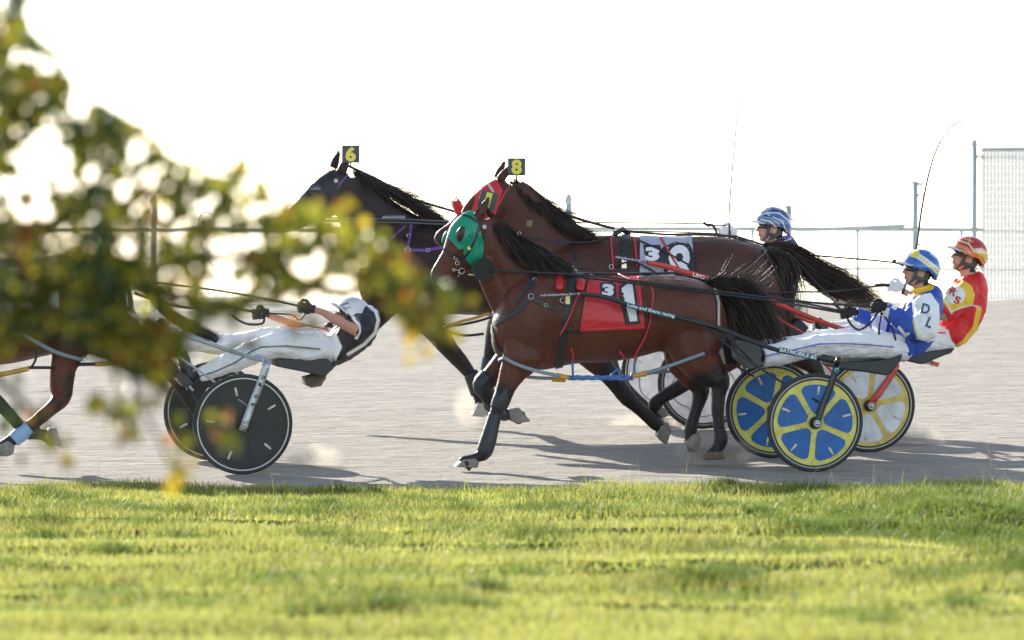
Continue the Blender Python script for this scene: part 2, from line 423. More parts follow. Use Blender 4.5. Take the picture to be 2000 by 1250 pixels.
for s_ in ty:
    for x in tx: y = 59.7+s_*(crest(x)-59.7); V.append((x, y, tz(x, y)))
Fc = [(j*nx+i, j*nx+i+1, (j+1)*nx+i+1, (j+1)*nx+i) for j in range(len(ty)-1) for i in range(nx-1)]
tag(MB().add(V, Fc).build('track', MT_track), kind='structure')
lx = np.concatenate([[-60, -30, -15], np.linspace(-8, 8, 129), [15, 30, 60]]); ly = np.concatenate([[-30, 0, 15, 25], np.linspace(30, 60.9, 250)])
grid_mesh('lawn', lx, ly, lawn_z, MT_soil)

# ---- grass
def fast_mesh(name, V, quads, tris, col, m):
    me = bpy.data.meshes.new(name); me.vertices.add(len(V)); me.vertices.foreach_set('co', V.ravel().astype(np.float32))
    nl = quads.size+tris.size; me.loops.add(nl); me.loops.foreach_set('vertex_index', np.concatenate([quads.ravel(), tris.ravel()]).astype(np.int32))
    nq, nt_ = len(quads), len(tris); me.polygons.add(nq+nt_)
    me.polygons.foreach_set('loop_start', np.concatenate([np.arange(nq)*4, nq*4+np.arange(nt_)*3]).astype(np.int32))
    me.update(calc_edges=True)
    a = me.color_attributes.new('Col', 'FLOAT_COLOR', 'POINT'); a.data.foreach_set('color', np.concatenate([col, np.ones((len(col), 1))], 1).astype(np.float32).ravel())
    me.materials.append(m); me.validate(); o = bpy.data.objects.new(name, me); COL.objects.link(o); return o
gx = np.linspace(-8, 8, 161); gy = np.linspace(30, 61, 311)
GZ = np.array([[lawn_z(x, y) for x in gx] for y in gy])
GN = np.array([[1.1*noise.noise(Vector((x*.6, y*1.1, 20)))+.6*noise.noise(Vector((x*2.4, y*2.2, 30)))+.4*noise.noise(Vector((x*7, y*6, 30))) for x in gx] for y in gy])
def sample(G, x, y):
    fx = np.clip((x+8)/16*160, 0, 159.99); fy = np.clip((y-30)/31*310, 0, 309.99); i = fx.astype(int); j = fy.astype(int); a = fx-i; b = fy-j
    return (G[j, i]*(1-a)+G[j, i+1]*a)*(1-b)+(G[j+1, i]*(1-a)+G[j+1, i+1]*a)*b
def blades(N, ylo, yhi, hlo, hhi, wlo, whi, tuft=None, lean_right=False, outer=False):
    y = rng.uniform(ylo, yhi, N); hw = 1000/FP*y+.35; x = rng.uniform(-1, 1, N)*hw
    if tuft is not None:
        T = tuft[rng.integers(0, len(tuft), N)]; x = T[:, 0]+rng.normal(0, 1, N)*T[:, 2]; y = T[:, 1]+rng.normal(0, 1, N)*T[:, 2]*1.1
    nn = sample(GN, x, y); keep = rng.random(N) < np.clip(.9+nn*.7, .3, 1)
    # bare sandy spot
    bare = (((x-2.45)/.35)**2+((y-46.2)/.9)**2 < 1)
    keep &= ~(bare & (rng.random(N) < .93)); x, y, nn = x[keep], y[keep], nn[keep]; n = len(x)
    if outer: x = np.sign(x)*(hw+rng.uniform(0, 3, N))[keep]
    if lean_right: x = np.abs(x)*rng.choice([1, 1, 1, -1], len(x))
    z = sample(GZ, x, y)-.005; h = rng.uniform(hlo, hhi, n)*np.clip(1+nn*1.0, .5, 1.8)
    h *= 1+.2*np.exp(-((y-59.3)/.9)**2)
    h *= 1+.35*np.clip((x-1.2)/2, 0, 1)*np.exp(-((y-55)/5)**2)
    an = rng.uniform(0, 2*np.pi, n); wd = rng.uniform(wlo, whi, n); ln = rng.uniform(.1, .75, n)*h; la = rng.uniform(0, 2*np.pi, n)
    sx, sy = np.cos(an)*wd/2, np.sin(an)*wd/2; lx_, ly_ = np.cos(la)*ln, np.sin(la)*ln
    V = np.zeros((n, 5, 3))
    V[:, 0] = np.stack([x-sx, y-sy, z], 1); V[:, 1] = np.stack([x+sx, y+sy, z], 1)
    V[:, 2] = np.stack([x+sx*.8+lx_*.35, y+sy*.8+ly_*.35, z+h*.6], 1); V[:, 3] = np.stack([x-sx*.8+lx_*.35, y-sy*.8+ly_*.35, z+h*.6], 1)
    V[:, 4] = np.stack([x+lx_, y+ly_, z+h*.97], 1)
    b = np.arange(n)*5; q = np.stack([b, b+1, b+2, b+3], 1); t = np.stack([b+3, b+2, b+4], 1)
    r = rng.random((n, 1)); g1 = np.array([.23, .27, .05]); g2 = np.array([.42, .40, .11]); g3 = np.array([.36, .32, .13])
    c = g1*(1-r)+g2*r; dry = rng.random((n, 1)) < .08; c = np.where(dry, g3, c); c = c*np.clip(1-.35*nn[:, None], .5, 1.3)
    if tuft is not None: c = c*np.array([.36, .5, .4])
    return V.reshape(-1, 3), q, t, np.repeat(c, 5, 0)
TU = []
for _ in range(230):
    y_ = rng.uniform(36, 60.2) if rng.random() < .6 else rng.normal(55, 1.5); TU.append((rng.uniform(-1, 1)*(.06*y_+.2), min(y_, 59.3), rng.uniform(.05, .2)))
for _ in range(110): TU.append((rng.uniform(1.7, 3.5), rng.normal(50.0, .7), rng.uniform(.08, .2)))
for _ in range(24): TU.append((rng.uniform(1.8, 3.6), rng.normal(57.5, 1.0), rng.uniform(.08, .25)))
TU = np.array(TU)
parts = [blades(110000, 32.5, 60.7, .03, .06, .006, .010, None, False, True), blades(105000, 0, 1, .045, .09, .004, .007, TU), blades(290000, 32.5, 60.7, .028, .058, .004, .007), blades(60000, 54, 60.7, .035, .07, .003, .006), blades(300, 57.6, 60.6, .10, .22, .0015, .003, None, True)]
Vs, Qs, Ts, Cs, off_ = [], [], [], [], 0
for a, b, c, d in parts: Vs.append(a); Qs.append(b+off_); Ts.append(c+off_); Cs.append(d); off_ += len(a)
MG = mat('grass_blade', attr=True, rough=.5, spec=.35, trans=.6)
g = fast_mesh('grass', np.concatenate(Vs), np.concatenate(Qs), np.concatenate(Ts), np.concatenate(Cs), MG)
tag(g, 'short sunlit yellow-green grass of the infield', 'grass', kind='stuff')

# ---- fence beyond the track
M_galv = mat('galvanised', (.36, .4, .42), rough=.55, metal=.2, vary=.12)
M_link = mat('fence_slat', (.75, .76, .77), rough=.7, trans=.5)
YF = 84.3
fr = empty('rail_fence', P(1100, 620, YF), 'grey pipe rail fence with tall posts along the outer edge of the track', 'fence')
for px, top, rp, dome in [(1110, 392, 7, 1), (1540, 404, 6.5, 0), (1787, 357, 6, 0), (1903, 282, 5.5, 1), (300, 392, 6.5, 1), (-40, 400, 6, 0)]:
    mb = MB(); r_ = rp*YF/FP; a, b = P(px, top, YF), P(px, 690, YF); mb.tube([a, b], r_, 14)
    if dome: mb.ell(a, (r_*1.15, 0, 0), (0, r_*1.15, 0), (0, 0, r_*1.9), 14, 8)
    else: mb.box(a+Vector((0, 0, .005)), (r_*1.05, 0, 0), (0, r_*1.05, 0), (0, 0, .012))
    mb.build('post', M_galv, fr)
    for yy in ((top+24, 448, 478, 525) if px > 700 else (448,)):
        MB().tube([P(px+rp, yy, YF-.02), P(px+rp+9, yy, YF-.02), P(px+rp+9, yy+4, YF-.02)], .012, 6).build('bracket', M_galv, fr)
MB().tube([P(1790, 359, YF), P(1800, 360, YF), P(1805, 357, YF)], .014, 6).build('bracket', M_galv, fr)
def rail(pts, r): MB().tube([P(x, y, YF-.03) for x, y in pts], r*YF/FP, 10).build('rail', M_galv, fr)
rail([(-300, 449), (690, 449), (1110, 447), (1540, 447), (1903, 449), (1918, 449)], 4.2)
MB().add([P(1555, 446, YF-.08), P(1555, 453, YF-.08), P(1755, 449, YF-.08), P(1777, 437, YF-.08), P(1555, 446, YF-.02), P(1555, 453, YF-.02), P(1755, 449, YF-.02), P(1777, 437, YF-.02)],
         [(0, 1, 2, 3), (7, 6, 5, 4), (0, 3, 7, 4), (1, 5, 6, 2), (0, 4, 5, 1), (3, 2, 6, 7)]).build('rail_cover', M_galv, fr, smooth=False)
rail([(1640, 525), (1787, 525), (1900, 526)], 2.6); rail([(-300, 527), (-40, 526)], 2.6)
for px in (1470, 1675, 1878, 1405): MB().tube([P(px, 449, YF-.03), P(px, 700, YF-.03)], 3.2*YF/FP, 8).build('baluster', M_galv, fr)
cl = empty('chain_link_fence', P(1960, 620, YF), 'tall white slatted chain-link fence panel at the end of the rail fence', 'fence')
MB().tube([P(1917, 291, YF-.02), P(2400, 289, YF-.02)], .02, 8).build('top_rail', M_galv, cl)
for yy in (306, 450, 528): MB().tube([P(1917, yy, YF+.02), P(2400, yy, YF+.02)], .008, 6).build('tension_wire', M_link, cl)
mb = MB(); k = 1922.
while k < 2400:
    mb.box(P(k, 450, YF), (.0145, 0, 0), (0, .004, 0), (0, 0, .8)); k += 6.9
mb.build('slat_panel', M_link, cl, smooth=False)
mb = MB(); k = 1900.
while k < 2400:
    for d in (-1, 1):
        p_ = [P(max(1917, k+d*(j % 2)*6.9*.5), 292+j*7, YF-.012*d) for j in range(48)]; mb.tube(p_, .0042, 4, cap=False)
    k += 6.9
mb.build('wire_mesh', M_galv, cl)

# ------------------------------------------------------------------ horses
BAY, DARKBAY, SEAL = (.092, .0245, .0115), (.062, .0185, .010), (.02, .009, .0075)
BLK, HOOF = (.015, .0115, .011), (.02, .02, .02)
M_coat = mat('horse_coat', attr=True, rough=.46, spec=.36, bump=.35, bscale=55, aniso=(1, 1, 3), vary=.16, vscale=5, sheen=.05)
M_hair = mat('horse_hair', (.030, .0185, .012), rough=.4, spec=.5, trans=.12)
M_leather = mat('black_leather', (.014, .016, .02), rough=.42, spec=.5, vary=.3, vscale=30)
M_steel = mat('steel', (.6, .6, .6), rough=.25, metal=1)
M_red = mat('red_vinyl', (.5, .02, .03), rough=.38, vary=.08, vscale=12)
M_redcord = mat('red_cord', (.42, .025, .035), rough=.5)
M_white = mat('white_vinyl', (.72, .73, .74), rough=.5, vary=.06, vscale=20)
M_blackv = mat('black_vinyl', (.02, .022, .025), rough=.5)
M_yellow = mat('yellow_paint', (.75, .66, .1), rough=.5)
M_plate = mat('plate_grey', (.05, .06, .075), rough=.45)
M_purple = mat('purple_strap', (.12, .05, .24), rough=.5)
M_grey = mat('grey_tube', (.2, .25, .3), rough=.42)
M_blueweb = mat('blue_webbing', (.06, .16, .42), rough=.6)
M_tape = mat('yellow_tape', (.5, .28, .05), rough=.6)
M_greyvinyl = mat('pale_grey_vinyl', (.36, .37, .44), rough=.5, vary=.06, vscale=20)

def horse_body(row, sp):
    mb = MB()
    loft(mb, row, [(x, (t+b)/2, 0, (b-t)/2, hw) for x, t, b, hw in sp['torso']], n=28, vert=True)
    loft(mb, row, [(x, y, 0, a, b) for x, y, a, b in sp['neck']], n=24)
    loft(mb, row, [(x, y, 0, a, b) for x, y, a, b in sp['head']], n=22)
    for w, pts in sp['ears']: loft(mb, row, [(x, y, w, a, .6*a/row.sc+.004) for x, y, a in pts], n=12)
    for w, pts in sp['legs']:
        loft(mb, row, [(p[0], p[1], w*(p[4] if len(p) > 4 else 1), p[2], p[3] if len(p) > 3 and p[3] else .9*p[2]/row.sc) for p in pts], n=18)
    for x, y, w, a, b, c_ in sp.get('blobs', []):      # photo point, side, half sizes (px, px, m)
        for s_ in (-1, 1):
            mb.ell(row.H(x, y, w*s_), HV*(a/row.sc), UV*(b/row.sc), LV*c_, 18, 12)
    S = fuse(mb, sp.get('vox', .0088), sp.get('it', 7))
    S.sculpt(sp.get('strokes', [])); S.wrinkle(.0045, 5.5); S.wrinkle(.0014, 24)
    S.fill(sp['coat'])
    for w, pts, r in sp.get('dark', []):
        m_ = None
        if w: m_ = ((S.v[:, 1]-(row.Y0+(S.p[:, 0]-row.px0)*row.k)) * -w > -.0).astype(float)
        S.pline(pts, r, BLK, 9, m_)
    for pts, r, c_ in sp.get('paint', []): S.pline(pts, r, c_, 5)
    for w, pts, r in sp.get('hoof', []): S.ppoly(pts, r)
    return S
def mkhorse(name, row, base, label, sp, group='harness racing horses'):
    Y = row.Yc(base[0]); e = empty(name, P(base[0], base[1], Y), label, 'horse', group)
    S = horse_body(row, sp); S.build('body', M_coat, e); return e, S
def ring(name, c, r, ax, parent, rt=.0022): return torus(MB(), c, r, ax, rt, 20, 6).build(name, M_steel, parent)
def plate(row, e, c, sz, txt, ang=0, w=0.):
    q = row.H(c[0], c[1], w); s_ = sz/row.sc/2; a = R(ang); X = Vector((math.cos(a), 0, -math.sin(a))); Z = Vector((math.sin(a), 0, math.cos(a)))
    mb = MB(); mb.box(q, X*s_, (0, .004, 0), Z*s_); o = mb.build('number_plate', M_plate, e, smooth=False)
    bv = o.modifiers.new('b', 'BEVEL'); bv.width = .003; bv.segments = 2
    pc = proj(q-Vector((0, .006, 0)))[0]
    decal_text(None, txt, pc, sz*.86, 'digit', M_yellow, o, wd=sz*(.6 if txt != '1' else .34), ang=ang, bold=.05, off=.008, Y=q.y)
    MB().tube([q-Z*s_, q-Z*(s_+.04)-X*.0], .006, 6).build('plate_clip', M_leather, o)
    return o

def leg_dark(w, pts, r): return (w, pts, r)

# ---- horse one (nearest, red saddle cloth)
sp = dict(coat=BAY)
sp['torso'] = [(961, 638, 668, .04), (967, 606, 688, .10), (985, 560, 708, .17), (1015, 535, 720, .2), (1060, 522, 722, .225), (1100, 524, 715, .25), (1140, 535, 709, .275),
               (1190, 543, 707, .29), (1240, 541, 699, .285), (1290, 536, 687, .27), (1330, 539, 690, .27), (1368, 549, 700, .25), (1396, 566, 695, .19), (1411, 595, 675, .1), (1415, 612, 655, .04)]
sp['neck'] = [(1052, 598, 84, .12), (1028, 572, 78, .11), (1000, 540, 66, .095), (976, 508, 54, .085), (958, 478, 48, .078), (946, 452, 42, .07), (938, 434, 30, .06)]
sp['head'] = [(936, 424, 20, .055), (929, 434, 31, .075), (919, 453, 40, .092), (909, 478, 42, .088), (894, 502, 35, .068), (877, 520, 27.5, .056), (863, 535, 22.5, .053), (854, 545, 17, .047), (849, 551, 9, .03)]
sp['ears'] = [(.055, [(930, 430, 10), (940, 412, 10), (950, 394, 6), (955, 384, 2.5)]), (-.055, [(907, 420, 9), (915, 404, 9), (923, 390, 6), (927, 382, 2.5)])]
NEARHIND = [(1352, 610, 50, .1), (1352, 660, 56, .12), (1366, 700, 45, .105), (1389, 728, 33, .075), (1406, 746, 21), (1404, 770, 15), (1402, 800, 13), (1404, 832, 12), (1408, 856, 14.5), (1404, 872, 12), (1399, 880, 13), (1394, 890, 16, .05), (1393, 897, 17, .055)]
FARHIND = [(1340, 640, 50, .1), (1338, 695, 42, .1), (1352, 730, 30, .07), (1368, 758, 20), (1364, 785, 14), (1356, 812, 12), (1350, 836, 13.5), (1347, 850, 11), (1349, 862, 12), (1353, 876, 12.5, .045), (1354, 882, 9, .04)]
NEARFORE = [(1030, 640, 55, .08, .6), (1022, 690, 42, .085, .9), (1002, 726, 28, .065), (988, 757, 20), (978, 786, 17.5), (968, 808, 13), (958, 840, 12), (951, 866, 14.5), (944, 886, 14), (932, 893, 10), (921, 898, 11), (911, 904, 16, .055), (905, 909, 17, .055)]
FARFORE = [(1010, 660, 40, .07, .6), (995, 700, 30, .07), (966, 730, 22), (944, 752, 18), (950, 772, 13.5), (966, 794, 12), (982, 808, 13), (993, 810, 10), (1002, 810, 12), (1014, 815, 14, .05), (1022, 819, 12, .05)]
sp['legs'] = [(.14, NEARHIND), (-.14, FARHIND), (.13, NEARFORE), (-.13, FARFORE)]
sp['blobs'] = [(1040, 640, .13, 48, 70, .09), (1340, 610, .12, 62, 58, .14), (1012, 690, .1, 30, 40, .07), (930, 490, .045, 17, 20, .035)]
sp['strokes'] = [(1078, 560, 1066, 690, 14, -.012), (1040, 560, 1010, 660, 30, .010), (1010, 700, 1060, 700, 10, .006), (1080, 640, 1075, 700, 12, -.008),
                 (1296, 600, 1310, 680, 16, -.012), (1330, 560, 1375, 600, 26, .008), (1385, 640, 1398, 690, 10, -.008), (1340, 690, 1356, 730, 12, .01), (1130, 560, 1250, 560, 20, -.006),
                 (1300, 556, 1306, 566, 10, .010), (960, 500, 1000, 600, 8, -.008), (985, 500, 1040, 540, 20, .006), (938, 470, 942, 510, 6, -.008), (905, 478, 872, 512, 5, .007), (890, 455, 893, 462, 6, -.006),
                 (848, 528, 851, 532, 3.5, -.008), (868, 538, 856, 548, 2.5, -.006), (885, 500, 878, 508, 7, -.004), (1404, 745, 1412, 735, 6, .008), (1000, 735, 985, 770, 5, -.006),
                 (1350, 735, 1395, 760, 5, -.006), (1384, 770, 1390, 830, 2.5, -.005), (1190, 600, 1290, 640, 30, .004)]
sp['dark'] = [(0, [(1412, 735), (1404, 770), (1402, 832), (1404, 870), (1394, 890)], 26), (0, [(1372, 750), (1356, 812), (1350, 862)], 24), (0, [(980, 775), (958, 840), (940, 890), (915, 905)], 27),
              (0, [(935, 735), (952, 775), (985, 808), (1005, 812)], 26), (0, [(842, 535), (852, 548), (872, 548)], 9), (0, [(951, 398), (956, 380)], 5)]
sp['paint'] = [([(905, 515), (895, 540)], 5, (.05, .02, .015))]
sp['hoof'] = [(0, [(887, 914), (893, 899), (925, 891), (932, 900), (928, 914)], HOOF), (0, [(1340, 862), (1352, 856), (1368, 868), (1364, 886), (1340, 886)], HOOF), (0, [(1006, 796), (1034, 800), (1040, 828), (1008, 828), (1000, 812)], HOOF), (0, [(1370, 886), (1420, 886), (1425, 904), (1370, 904)], (.07, .05, .04))]
h1, S1 = mkhorse('bay_horse', R1, (1150, 908), 'nearest bay horse, green eye hood and red saddle cloth', sp)

# mane and tail
def hair(row, e, guides, N, name='mane', **kw):
    g_ = [[row.H(p[0], p[1], p[2] if len(p) > 2 else .1) for p in g] for g in guides]
    o = strands(g_, N, **kw).build(name, M_hair, e, smooth=False); return o
hair(R1, h1, [[(958, 428, .02), (968, 445, .07), (985, 470, .09), (995, 495, .1)], [(975, 440, .02), (990, 462, .08), (1002, 492, .11), (1018, 520, .12)], [(1000, 458, .02), (1015, 480, .08), (1032, 510, .12), (1050, 535, .14)],
              [(1030, 472, .02), (1048, 492, .09), (1068, 515, .14), (1085, 540, .17)], [(1060, 488, .02), (1078, 502, .1), (1095, 518, .16), (1112, 530, .19)], [(1085, 503, .02), (1100, 514, .08), (1115, 524, .12), (1128, 532, .15)]],
     2000, width=.0015, spread=.009, tipspread=.022, segs=10, wav=.008)
hair(R1, h1, [[(944, 403, .0), (962, 424, .02), (985, 446, .03), (1010, 462, .03)], [(968, 430, .0), (995, 450, .03), (1025, 468, .04), (1055, 486, .04)], [(1005, 458, .0), (1040, 476, .04), (1075, 496, .05), (1112, 522, .05)]],
     700, name='mane_crest', width=.0015, spread=.009, tipspread=.016, segs=9, wav=.008)
hair(R1, h1, [[(938, 402, .01), (932, 412, .06), (922, 424, .08)], [(944, 404, .01), (948, 418, .05), (955, 430, .06)]], 160, name='forelock', width=.0014, spread=.006, tipspread=.014, segs=7, wav=.006)
hair(R1, h1, [[(1388, 553, .0), (1420, 545, .02), (1455, 555, .03), (1485, 590, .03), (1500, 640, .02), (1520, 690, 0)], [(1390, 556, 0), (1430, 560, .0), (1475, 580, .02), (1510, 625, .02), (1540, 678, .04)],
              [(1392, 560, 0), (1425, 575, .02), (1455, 610, .04), (1470, 655, .03), (1495, 705, .02)], [(1394, 566, 0), (1415, 590, .0), (1432, 630, .02), (1450, 670, .0), (1470, 700, .02)]],
     3000, name='tail', width=.0015, spread=.018, tipspread=.035, segs=14, wav=.015, lenv=(.6, 1.05))
hair(R1, h1, [[(1378, 551, 0), (1410, 545, .05), (1445, 535, .08), (1480, 515, .1)], [(1385, 553, 0), (1430, 552, .04), (1470, 545, .06), (1500, 520, .08)], [(1390, 556, 0), (1440, 565, .0), (1490, 560, .02), (1510, 540, .04)]],
     420, name='tail_wisps', width=.0011, spread=.014, tipspread=.05, segs=10, wav=.02, lenv=(.4, 1.1))

def clothpad(S, e, poly, m, label=None):
    o = S.shell([poly], .011).build('saddle_cloth', m, e, label=label); return o
class PadHit:
    """ray target for artwork: an object already built"""
    def __init__(s, o):
        b = np.array(wloc(o)); s.b = BVHTree.FromPolygons([tuple(np.array(v.co)+b) for v in o.data.vertices], [tuple(p.vertices) for p in o.data.polygons])
    def hit(s, px, py, off=0.):
        d = (P(px, py, 60)-Vector((0, 0, CZ))).normalized(); h = s.b.ray_cast(Vector((0, 0, CZ)), d); return None if h[0] is None else h[0]-d*off
pad = clothpad(S1, h1, [(1150, 528), (1248, 526), (1260, 642), (1129, 648), (1141, 590)], M_red)
ph = PadHit(pad)
MBs = [[(1141, 590), (1150, 544), (1246, 542), (1258, 640), (1131, 645)]]
for i in range(4):
    a, b = [(1150, 546), (1246, 544), (1256, 638), (1133, 644)][i], [(1150, 546), (1246, 544), (1256, 638), (1133, 644)][(i+1) % 4]
    if i != 0: MB().tube([q for q in [ph.hit(a[0]+(b[0]-a[0])*t/12, a[1]+(b[1]-a[1])*t/12, .002) for t in range(13)] if q is not None], .0016, 5).build('stitch_line', mat('stitch', (.6, .15, .15)), pad)
decal_poly(ph, [(1171, 552), (1202, 550), (1205, 580), (1196, 583), (1174, 583)], 'number_backing', M_blackv, pad, .002)
decal_text(ph, '3', (1187.5, 566.5), 24, 'digit', M_white, pad, wd=23, bold=.06, off=.005, ang=2)
decal_poly(ph, [(1208, 560), (1219, 551), (1240, 550), (1251, 632), (1222, 635), (1217, 580), (1209, 577)], 'number_backing', M_blackv, pad, .002)
decal_poly(ph, [(1214, 563), (1224, 555), (1235, 554), (1245, 627), (1230, 628), (1223, 571), (1215, 572)], 'digit', M_white, pad, .005)
def straps(S, e, items, m, off=.006, name='strap'):
    for pts, wd, side in items: S.strap(pts, wd, off, side).build(name, m, e)
straps(S1, h1, [([(1120, 514), (1118, 535), (1116, 560), (1112, 590), (1105, 630), (1097, 680), (1091, 728)], 15, 0)], M_leather, .012, 'girth')
straps(S1, h1, [([(1046, 512), (1044, 545), (1037, 579)], 6, 0), ([(1043, 530), (1034, 556), (1018, 580), (1004, 596)], 6, 1), ([(1037, 579), (1015, 605), (985, 622), (962, 634)], 8, 0), ([(1037, 579), (1060, 594), (1088, 604), (1100, 600)], 8, 1),
                ([(956, 632), (966, 668), (984, 698)], 6, 1), ([(1145, 648), (1115, 650)], 5, 1)], M_leather, .007)
for c in [(1044, 546), (1066, 596)]: ring('buckle', S1.hit(c[0], c[1], .01), .012, LV, h1)
ring('ring', S1.hit(1037, 579, .012), .02, LV, h1, .003); ring('ring', S1.hit(1099, 587, .015), .018, LV, h1, .003)
for a, b in [((1096, 524), (1092, 566)), ((1136, 545), (1132, 567))]:
    q0, q1 = S1.hit(*a, .03) or R1.H(*a, .2), S1.hit(*b, .03)
    MB().tube([q0, q0.lerp(q1, .15), q0.lerp(q1, .85), q1], [.02, .032, .032, .02], 14, flat=.6).build('saddle_pad', M_red, h1)
MB().tube([R1.H(1110, 533, .05), R1.H(1120, 526, 0), R1.H(1130, 533, -.05)], .018, 10).build('saddle_tree', M_leather, h1)
q = S1.hit(1109, 585, .03); MB().box(q, (.016, 0, 0), (0, .01, 0), (0, 0, .034)).build('saddle_buckle', mat('brass_plate', (.6, .5, .25), rough=.35, metal=.6), h1, smooth=False)
# hopples, their hangers and red cords
def tubeobj(row, e, pts, r, m, name, w=0., flat=1., k=4):
    q_ = [row.H(*p) for p in crom([(p[0], p[1], p[2] if len(p) > 2 else w) for p in pts], k)]
    return MB().tube(q_, r/row.sc, 10, flat=flat).build(name, m, e)
tubeobj(R1, h1, [(985, 699, .23), (1010, 712, .25), (1050, 725, .25), (1092, 734, .22)], 3.6, M_grey, 'hopple')
tubeobj(R1, h1, [(1022, 735, -.1), (1050, 738, -.12), (1086, 739, -.1)], 3.4, M_grey, 'hopple')
tubeobj(R1, h1, [(1264, 728, .2), (1300, 717, .25), (1340, 703, .27), (1376, 690, .27)], 3.6, M_grey, 'hopple')
tubeobj(R1, h1, [(1250, 732, -.1), (1290, 727, -.14), (1335, 724, -.14)], 2.6, M_grey, 'hopple')
tubeobj(R1, h1, [(984, 700, .22), (975, 704, .0), (985, 712, -.2), (1022, 735, -.1)], 3.0, M_grey, 'hopple')
tubeobj(R1, h1, [(1376, 690, .27), (1392, 682, .1), (1372, 696, -.1), (1335, 724, -.14)], 3.0, M_leather, 'hopple')
for a, b, w_ in [((1088, 733), (1110, 737), .21), ((1078, 741), (1104, 742), -.1), ((1236, 735), (1264, 728), .2), ((1232, 733), (1262, 731), -.1)]:
    tubeobj(R1, h1, [(*a, w_), (*b, w_)], 4.6, M_tape, 'tape_wrap')
for k_ in range(3):
    tubeobj(R1, h1, [(x, 738+3.2*math.sin(x*.11+k_*2.1), .16-.1*k_) for x in range(1108, 1240, 8)], 2.2, M_blueweb, 'webbing', k=2)
for pts in ([(1118, 706, .18), (1119, 735, .18)], [(1240, 706, .2), (1237, 733, .2)], [(1190, 738, .1), (1205, 722, .1), (1213, 738, .1)]): tubeobj(R1, h1, pts, 2.4, M_blueweb, 'hopple_hanger')
for pts in ([(1128, 578, .3), (1112, 620, .32), (1094, 655, .33)], [(1246, 541, .22), (1262, 552, .29), (1275, 568, .31), (1273, 600, .31), (1268, 635, .3), (1255, 668, .27), (1243, 690, .24), (1240, 706, .2)],
            [(1115, 680, .28), (1119, 692, .24), (1118, 706, .2)], [(1210, 686, .26), (1222, 702, .2)], [(1208, 535, .05), (1228, 545, .2), (1242, 550, .28)]): tubeobj(R1, h1, pts, 2.0, M_redcord, 'hanger_cord')
straps(S1, h1, [([(1396, 560), (1404, 590), (1404, 640)], 5, 0)], mat('white_strap', (.4, .38, .35), rough=.5), .008)
MB().tube([R1.H(*p) for p in [(1128, 534, 0), (1180, 535, 0), (1260, 534, 0), (1320, 533, 0), (1376, 548, 0)]], .009, 8).build('back_strap', M_leather, h1)
tubeobj(R1, h1, [(962, 428, 0), (985, 440, .03), (1012, 456, .05), (1048, 478, .05), (1085, 502, .05), (1117, 524, .03)], 2.6, M_leather, 'check_rein')
ring('ring', R1.H(1014, 456, .06), .012, LV, h1); ring('terret_ring', R1.H(1121, 530, .12), .016, LV, h1, .003); ring('terret_ring', R1.H(1117, 521, 0), .014, LV, h1, .003)
# hood, blind, bridle, bit
M_green = mat('green_hood', (.0, .26, .16), rough=.42, bump=.1, bscale=80)
hd = S1.shell([[(874, 463), (883, 442), (904, 416), (924, 408), (931, 430), (945, 474), (897, 488)], [(897, 487), (945, 473), (945, 490), (941, 508), (908, 527), (906, 500)]], .006).build('eye_hood', M_green, h1)
ph = PadHit(hd); c0 = ph.hit(907, 460, .004)
MB().ell(c0, HV*.058+UV*.012, UV*.068-HV*.014, LV*.028, 32, 16).build('eye_cup', M_green, hd)
MB().ell(c0+HV*.026+UV*.012+LV*.012, HV*.031+UV*.008, UV*.057-HV*.014, LV*.02, 24, 12).build('eye_opening', mat('eye_opening', (.03, .013, .009), rough=.4), hd)
torus(MB(), c0+LV*.004, .062, LV, .004, 40, 8).build('cup_rim', M_green, hd)
MB().ell(c0-HV*.035+LV*.022, HV*.007, UV*.011, LV*.006).build('cup_slot', M_blackv, hd)
mb = MB().ell(S1.hit(893, 463, -.008), HV*.014, UV*.012, LV*.012); mb.build('eye', mat('horse_eye', (.01, .006, .005), rough=.08), h1)
MB().ell(R1.H(870, 463, -.1), HV*.02+UV*.006, UV*.05-HV*.02, LV*.02, 16, 10).build('eye_cup', M_green, hd)
straps(S1, h1, [([(903, 419), (918, 423), (934, 434)], 3.5, 0), ([(938, 440), (928, 470), (913, 497), (900, 512)], 4.2, 1), ([(866, 486), (878, 497), (897, 503), (908, 500)], 5, 0), ([(944, 432), (950, 450), (946, 470)], 3, 1)], M_leather, .013, 'bridle_strap')
MB().box(S1.hit(916, 485, .02), (.01, 0, .006), (0, .004, 0), (-.006, 0, .01)).build('tape_mark', M_yellow, h1, smooth=False)
ph1 = S1.hit(946, 443, .016); disc(MB(), ph1, .016, LV, .006, 24).build('rosette', mat('rosette', (.45, .6, .75), rough=.2, metal=.3), h1, smooth=False)
disc(MB(), R1.H(944, 526, .115), .082, LV, .006, 40).build('cheek_disc', mat('matt_rubber', (.018, .02, .02), rough=.8), h1, smooth=False)
torus(MB(), R1.H(944, 526, .119), .08, LV, .003, 40, 6).build('disc_rim', mat('dark_rubber', (.03, .035, .035), rough=.5), h1)
for c, r_ in [((890, 504), .013), ((893, 514), .014), ((902, 529), .02), ((886, 527), .009)]: ring('bit_ring', S1.hit(c[0], c[1], .012) or R1.H(c[0], c[1], .08), r_, LV, h1, .003)
MB().tube([R1.H(886, 527, .085), R1.H(897, 528, .095), R1.H(895, 542, .09)], .004, 6).build('bit_cheek', M_steel, h1)
MB().tube([R1.H(914, 536, .1), R1.H(928, 537, .11)], .007, 6).build('bit_buckle', mat('brass', (.7, .55, .25), rough=.3, metal=1), h1)
